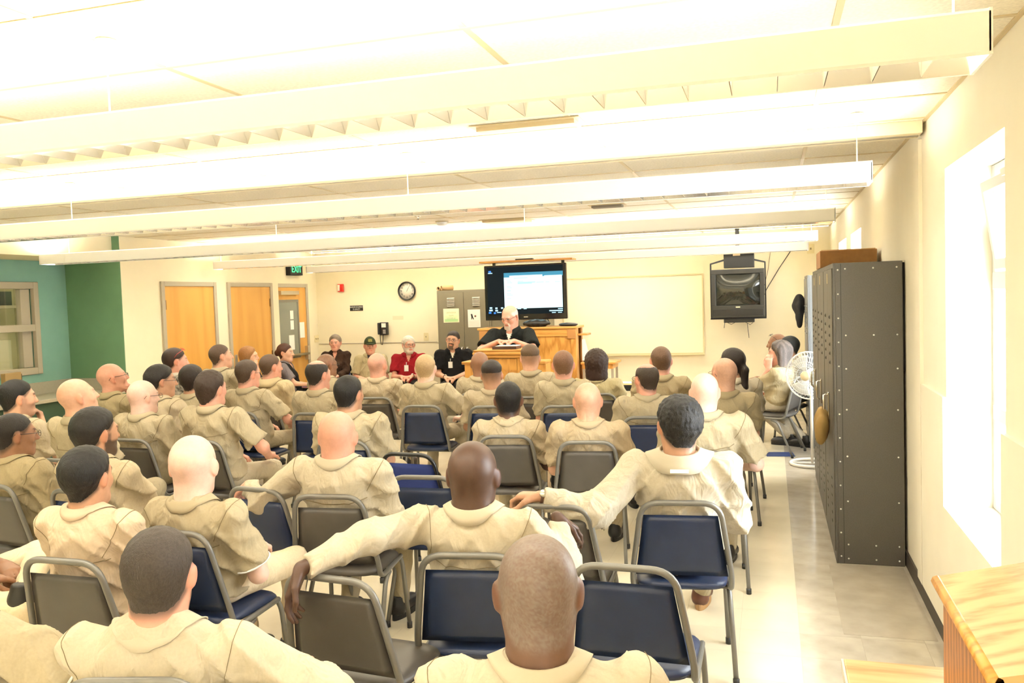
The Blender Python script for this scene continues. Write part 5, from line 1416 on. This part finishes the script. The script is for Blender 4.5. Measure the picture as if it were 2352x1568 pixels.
aud('stocky bald man with one arm out', 'stocky bald man resting his left arm on the empty chair beside him', (777, 942), 4.45, th=-5, hwpx=80, skin=PINK, hair=None, hairc=(.15, .11, .09), stub=.10, sc=KHC, look=-10, chairk='grey', shirt='long', bw=1.12, bd=1.15, belly=1.1, nl=.122,
    arms=(dict(w=tuple(atd(572, 1112, 4.80)), pole=(.1, -.7, -.6), d=(-.7, .5, -.5), curl=.7), 'lap'))
hl_ = onz(662, 1322, .885); hr_ = onz(1272, 1212, .90)
aud('bald dark-skinned man with both arms spread', 'bald dark-skinned man with both arms spread over the neighbouring chairs', (1088, 1010), 3.38, th=-8, hwpx=109, skin=DARK, hair=None, hairc=(.02, .015, .012), stub=.12, sc=KHC, look=-5, chairk='navy', shirt='long', bw=1.08, bd=1.05, nl=.128,
    arms=(dict(w=(hl_[0]+.02, hl_[1]+.02, .90), pole=(-.3, -.6, .1), d=(-.35, -.1, -.9), n=(.9, 0, -.2), curl=.5), dict(w=(hr_[0], hr_[1]+.05, .93), pole=(.2, -.3, -.9), d=(.45, .6, -.55), curl=.55)))
hw_ = onz(1240, 1130, .92)
aud('man in the pale jacket with a watch', 'dark-haired man in a pale khaki jacket, arm stretched out with a watch', (1558, 913), 4.05, th=-6, hwpx=93, skin=TAN, hair='spiky', hairc=(.011, .010, .010), sc=(.47, .42, .325), look=-22, roll=4, chairk='navy', shirt='jacket', bw=1.08, bd=1.05, shoes='brown', hf=-.10, trim=False,
    arms=(dict(w=(hw_[0], hw_[1], .90), pole=(-.2, -.5, -.7), d=(-.9, .35, -.05), curl=.95), dict(l=(.25, .28, .69), pole=(.25, -.45, -.85), d=(-.3, .9, -.2))), watch=-1, feet={1: onz(1612, 1392, 0), 'under': True})
aud('bald man with a wide neck', 'bald pale man with a thick neck behind the jacketed man, short sleeves', (1618, 855), 5.28, th=-4, hwpx=61, skin=PALE, hairc=(.2, .16, .13), stub=.12, sc=KH, look=-14, chairk='navy', bw=1.08, bd=1.1, arms=('lap', dict(l=(.22, .27, .68), pole=(.6, -.6, -.5), d=(-.6, .7, 0))))
aud('man with short black hair', 'dark-skinned man with close black hair in the centre row', (1168, 875), 6.15, th=-7, hwpx=58, skin=DARK2, hair='crop', hairc=(.006, .005, .005), stub=.9, sc=KH2, look=-14, chairk='grey', shirt='short')
aud('shaved man with prominent ears', 'shaved man with prominent ears and greyish khaki shirt in the centre', (1350, 877), 5.80, th=-7, hwpx=59, skin=FAIR, hairc=(.2, .15, .11), stub=.22, sc=(.42, .335, .22), look=-12, chairk='grey', shirt='short', bw=1.05)
# left block
aud('bearded man with slicked dark hair', 'heavyset bearded man with slicked dark hair at left', (222, 938), 4.75, th=8, skin=TAN, hair='thick', hairc=(.012, .010, .009), beard='full', sc=KH2, look=15, chairk='navy', bw=1.12, bd=1.2, belly=1.2, shirt='long', arms=('cross', 'cross'), hs=1.14)
aud('man with black glasses at the left edge', 'short-haired man with black-rimmed glasses at the left edge', (36, 948), 5.0, th=8, skin=BROWN, hair='crop', hairc=(.012, .009, .008), stub=.8, glasses='on', sc=KH3, look=27, chairk='grey', hs=1.08)
aud('dark-haired man with hand at his mouth', 'dark-haired man holding a hand to his mouth at far left', (42, 872), 6.3, th=10, skin=FAIR, hair='short', hairc=BLACKH, sc=KH2, look=28, chairk='grey', arms=('lap', 'chin'), beard='stubble', hs=1.14)
aud('bald man looking up at left', 'bald man looking up in front of the green alcove', (180, 867), 5.75, th=6, skin=FAIR, hairc=(.25, .2, .16), stub=.10, sc=KH, look=30, pitch=14, chairk='grey', bw=.95)
aud('bald man resting his chin', 'bald man with glasses resting his chin on his hand', (259, 833), 7.6, th=15, skin=PINK, hairc=(.3, .2, .15), stub=.08, glasses='on', sc=KH3, look=38, pitch=12, chairk='grey', arms=('lap', 'chin'), hs=1.12)
aud('bald man with goatee and thin glasses', 'bald man with dark goatee and thin glasses in the left block', (330, 872), 6.55, th=4, skin=PALE, hairc=(.1, .07, .05), beardc=(.05, .03, .02), stub=.08, beard='goatee', glasses='on', sc=KH, look=20, chairk='grey', bw=1.05)
aud('dark-haired man with thin glasses', 'dark-haired man in thin glasses, profile view in the left block', (371, 839), 7.1, th=10, skin=TAN, hair='thick', hairc=(.015, .012, .011), glasses='on', sc=KH2, look=40, chairk='navy', bw=.92)
aud('man with shaggy dark brown hair', 'man with shaggy dark brown hair seen from behind, left block', (442, 839), 7.75, th=0, skin=TAN, hair='thick', hairc=(.018, .011, .008), sc=KH, look=-5, chairk='navy', bw=.9)
aud('man with wavy brown hair', 'man with collar-length wavy brown hair and short sleeves, left centre', (487, 852), 6.35, th=3, skin=PINK, hair='wavy', hairc=(.038, .022, .015), sc=KH, look=8, chairk='grey', arms=('lap', dict(l=(.25, .24, .68), pole=(.9, -.4, -.4), d=(-.5, .8, 0))), tr=KHC, bw=1.05)
aud('woman in the checked shirt', 'short-haired woman in a checked shirt with red glasses on her head', (404, 799), 8.4, th=20, skin=PINK, hair='short', hairc=(.03, .014, .010), glasses='upred', sc=(.50, .46, .38), pattern='plaid', look=40, chairk='navy', fem=True, hs=1.12)
aud('man sitting tall before the doors', 'man with short brown hair sitting tall in front of the doors', (508, 790), 9.2, th=8, skin=FAIR, hair='crop', hairc=(.075, .045, .028), stub=.7, sc=KH, look=38, pitch=6, chairk='navy', bw=.98)
aud('man with faded hair and dark glasses', 'man with faded hair and dark glasses left of centre, short sleeves', (570, 825), 8.0, th=3, skin=PINK, hair='crop', hairc=(.06, .036, .022), stub=.7, glasses='on', sc=KH, look=18, chairk='navy', hs=1.14, arms=('lap', dict(l=(.24, .24, .68), pole=(.9, -.4, -.4), d=(-.5, .8, 0))))
aud('man in the hooded khaki jacket', 'man with cropped brown hair in a khaki jacket with flat hood', (623, 813), 8.8, th=8, skin=PINK, hair='crop', hairc=(.085, .05, .03), stub=.7, sc=(.46, .37, .22), look=28, chairk='grey', shirt='jacket')
# centre block
aud('balding man with dark side hair', 'man with dark hair and a bald crown, left of centre', (732, 827), 7.75, th=0, skin=PINK, hair='balding', hairc=(.020, .014, .010), sc=KH, look=18, chairk='navy', hs=1.14)
aud('dark-skinned man with wire glasses', 'bald dark-skinned man in wire glasses behind the balding man', (752, 812), 9.5, th=10, skin=BROWN, hairc=(.03, .02, .015), stub=.35, glasses='on', sc=KH, look=30, chairk='navy')
aud('man with glossy black hair', 'man with glossy black hair in the middle of the room', (803, 862), 6.15, th=-4, hwpx=62, skin=TAN, hair='short', hairc=(.008, .007, .007), sc=KH, look=7, chairk='navy', bw=1.1)
aud('balding man in the far centre', 'balding man with pale scalp in front of the man with the cap', (868, 810), 8.85, th=-6, hwpx=38, skin=PINK, hairc=(.17, .13, .11), stub=.3, sc=KH2, look=8, chairk='grey', hs=1.1)
aud('man with cropped blond hair', 'man with cropped blond hair seen from behind, centre', (978, 813), 8.05, th=-4, hwpx=44, skin=PALE, hair='crop', hairc=(.42, .29, .15), stub=.5, sc=KH, look=-10, chairk='navy', arms=('lap', dict(l=(.25, .24, .68), pole=(.9, -.4, -.4), d=(-.6, .7, 0))))
aud('bald man before the lectern', 'bald brown-skinned man right in front of the lectern', (1103, 807), 9.0, th=-6, hwpx=38, skin=BROWN, hairc=(.03, .02, .015), stub=.1, sc=KH, look=-5, chairk='grey', hs=1.12)
aud('man with a flat-top haircut', 'man with dark flat-top haircut and shaved sides, centre', (1130, 828), 7.85, th=-8, hwpx=49, skin=TAN, hair='flat', hairc=(.018, .012, .010), sc=KH2, look=-10, chairk='navy', hs=1.12)
aud('man with curly brown top', 'man with curly brown hair on top and shaved sides, before the media cabinet', (1218, 792), 8.45, th=-8, hwpx=42, skin=FAIR, hair='flat', hairc=(.10, .06, .032), sc=KH, look=-14, chairk='grey', hs=1.1)
aud('man with reddish cropped hair', 'man with reddish cropped hair before the oak cabinet', (1294, 804), 7.7, th=-8, hwpx=46, skin=PINK, hair='crop', hairc=(.17, .085, .045), stub=.45, sc=KH, look=-12, chairk='navy', hs=1.12)
aud('man with long dark curls', 'man with long dark curly hair beside the whiteboard', (1370, 805), 8.55, th=-8, skin=FAIR, hair='curlylong', hairc=(.030, .014, .009), sc=(.44, .38, .22), look=-11, chairk='grey', hs=1.14)
aud('balding man with glasses', 'man with bald crown and dark side hair wearing glasses, right of centre', (1484, 834), 6.85, th=-8, hwpx=47, skin=PINK, hair='balding', hairc=(.045, .03, .02), glasses='on', sc=KH, look=-38, chairk='navy', hs=1.08)
aud('man with shaved brown hair', 'man with shaved brown hair in front of the whiteboard', (1518, 795), 7.65, th=-8, hwpx=45, skin=PINK, hairc=(.12, .065, .035), hair='crop', stub=.6, sc=KH3, look=-14, chairk='grey', hs=1.1)
aud('shaved man with wire glasses', 'shaved man with wire glasses at right of centre', (1662, 821), 6.75, th=-8, hwpx=52, skin=FAIR, hairc=(.16, .11, .08), stub=.25, glasses='on', sc=KH3, look=-36, chairk='navy', bw=1.05)
aud('man with the long ponytail', 'man with a long dark ponytail at right', (1680, 799), 7.6, th=-14, skin=TAN, hair='ponytail', hairc=(.020, .013, .010), sc=KHC, look=-60, chairk='navy', hs=1.12)
# by the right wall, sitting side on
aud('man with long grey hair', 'man with long grey hair resting his cheek on his hand, right side', (1790, 783), 9.5, th=-72, skin=PINK, hair='long', hairc=(.095, .075, .066), sc=KH3, look=-84, arms=('cheek', 'lap'), chairk='grey', tr=KHC, hs=1.16, trim=True, hf=-.02)
aud('bald man with glasses on his head', 'bald man with glasses pushed up, profile behind the grey-haired man', (1784, 766), 10.8, th=-75, skin=BROWN, glasses='up', hairc=(.05, .03, .02), stub=.1, sc=KH, look=-78, chairk='grey', arms=('clasp', 'clasp'), hf=.02)
aud('man with black hair by the fan', 'man with black hair mostly hidden behind the grey-haired man', (1811, 772), 10.1, th=-70, skin=TAN, hair='short', hairc=(.012, .014, .014), sc=KH, look=-100, chairk='grey', hf=.0, tr=KHC, feet={1: onz(1850, 1026, 0), -1: onz(1815, 1022, 0)})
# staff
person('blonde woman resting her head on her hand', 'blonde woman in a speckled black top leaning her head on her hand', (573, 796), 11.7, th=75, skin=FAIR, hair='bob', hairc=(.30, .145, .055), sc=(.018, .016, .018), pattern='specks', tr=(.02, .02, .02), look=75, roll=14, arms=('lap', 'cheek'), fem=True, shirt='polo', collar=False, vneck='skin', chairk='royal', cats=STF, hs=1.16)
person('young woman with a dark bun', 'young woman with a dark bun in a black polo, purple folder on her lap', (656, 789), 12.2, th=70, skin=FAIR, hair='bun', hairc=(.055, .017, .010), sc=(.010, .010, .011), pattern='grey_panels', tr=(.012, .012, .012), look=80, arms=('lap', 'clasp'), fem=True, shirt='polo', vneck='skin', chairk='royal', cats=STF, hs=1.12)
person('grey-haired woman in a brown shirt', 'grey-haired woman in a dark brown shirt by the back wall', (770, 769), 13.7, th=165, skin=PINK, hair='gray_f', hairc=(.20, .16, .12), sc=(.040, .022, .014), tr=(.03, .02, .015), look=165, arms=('clasp', 'clasp'), fem=True, shirt='long', vneck='skin', chairk='royal', cats=STF, hs=1.10, hf=-.02)
person('man in the green cap', 'man in a green cap and tan shirt by the back wall', (850, 775), 13.6, th=168, skin=PINK, hair='crop', hairc=(.08, .05, .03), sc=(.42, .36, .22), tr=(.10, .09, .05), look=150, arms=('lap', 'lap'), shirt='short', cap=True, chairk='royal', cats=STF, hs=1.10, vneck=(.02, .02, .03), hf=-.02)
person('bearded man in the red polo', 'white-bearded man in a red polo shirt with badge by the back wall', (939, 772), 13.3, th=165, skin=PINK, hair='gray_f', hairc=WHITE, beard='full', beardc=WHITE, glasses='on', sc=(.24, .008, .014), tr=(.02, .02, .018), look=140, arms=('clasp', 'clasp'), shirt='polo', badge=True, vneck='skin', chairk='royal', cats=STF, watch=-1, hs=1.12, hf=-.02, bw=1.08)
person('man with goatee in the black shirt', 'man with goatee and glasses in a black shirt with badge, left of the lectern', (1040, 760), 12.9, th=168, skin=FAIR, hair='short', hairc=(.03, .022, .02), beard='goatee', glasses='on', sc=(.010, .010, .011), tr=(.06, .055, .055), look=172, roll=-8, arms=('clasp', 'clasp'), shirt='short', badge=True, vneck=(.7, .66, .58), chairk='royal', cats=STF, watch=1, hs=1.14, hf=.0, bw=1.12)
person('speaker', 'white-bearded speaker in a black shirt leaning on the lectern', (1171, 702), 10.8, th=178, skin=PINK, hair=None, stub=.75, ring=True, hairc=(.55, .52, .46), beard='goatee', beardc=(.6, .57, .5), glasses='on', sc=(.012, .014, .013), tr=(.02, .02, .02), look=196, pitch=-18, arms=('podium', 'podium'), shirt='short', vneck=(.75, .7, .62), stand=True, chairk=None, cats='speaker at the lectern', hs=1.18, hf=.10, bw=1.2, bd=1.15)
pf = [o for o in bpy.data.objects if o.name.startswith('person') and o.get('label', '').startswith('young woman')][0]
fl = tag(box_obj('purple_folder', (-.13, .16, .668), (.13, .42, .676), mat('folder_purple', (.16, .05, .22), .5)), 'purple folder on the lap of the young woman with a bun', 'folder'); fl.location = pf.location; fl.rotation_euler = pf.rotation_euler
# empty chairs
chair_at_top('grey', 752, 1322, 6, 'empty taupe grey chair at the front, under the outstretched dark hand')
chair_at_top('navy', 1432, 1297, 2, 'empty navy chair at the front right, beside the man with greying cropped hair')
chair_at_top('navy', 967, 1092, -4, 'empty navy chair with pale frame in the centre, before the royal blue one')
chair_at_top('royal', 935, 1040, 6, 'empty royal blue chair with black frame in the centre')
chair_at_top('navy', 585, 1120, 10, 'empty navy chair under the outstretched arm of the stocky bald man')
chair_at_top('grey', 1262, 1158, 0, 'empty taupe grey chair under the arm of the man in the pale jacket')
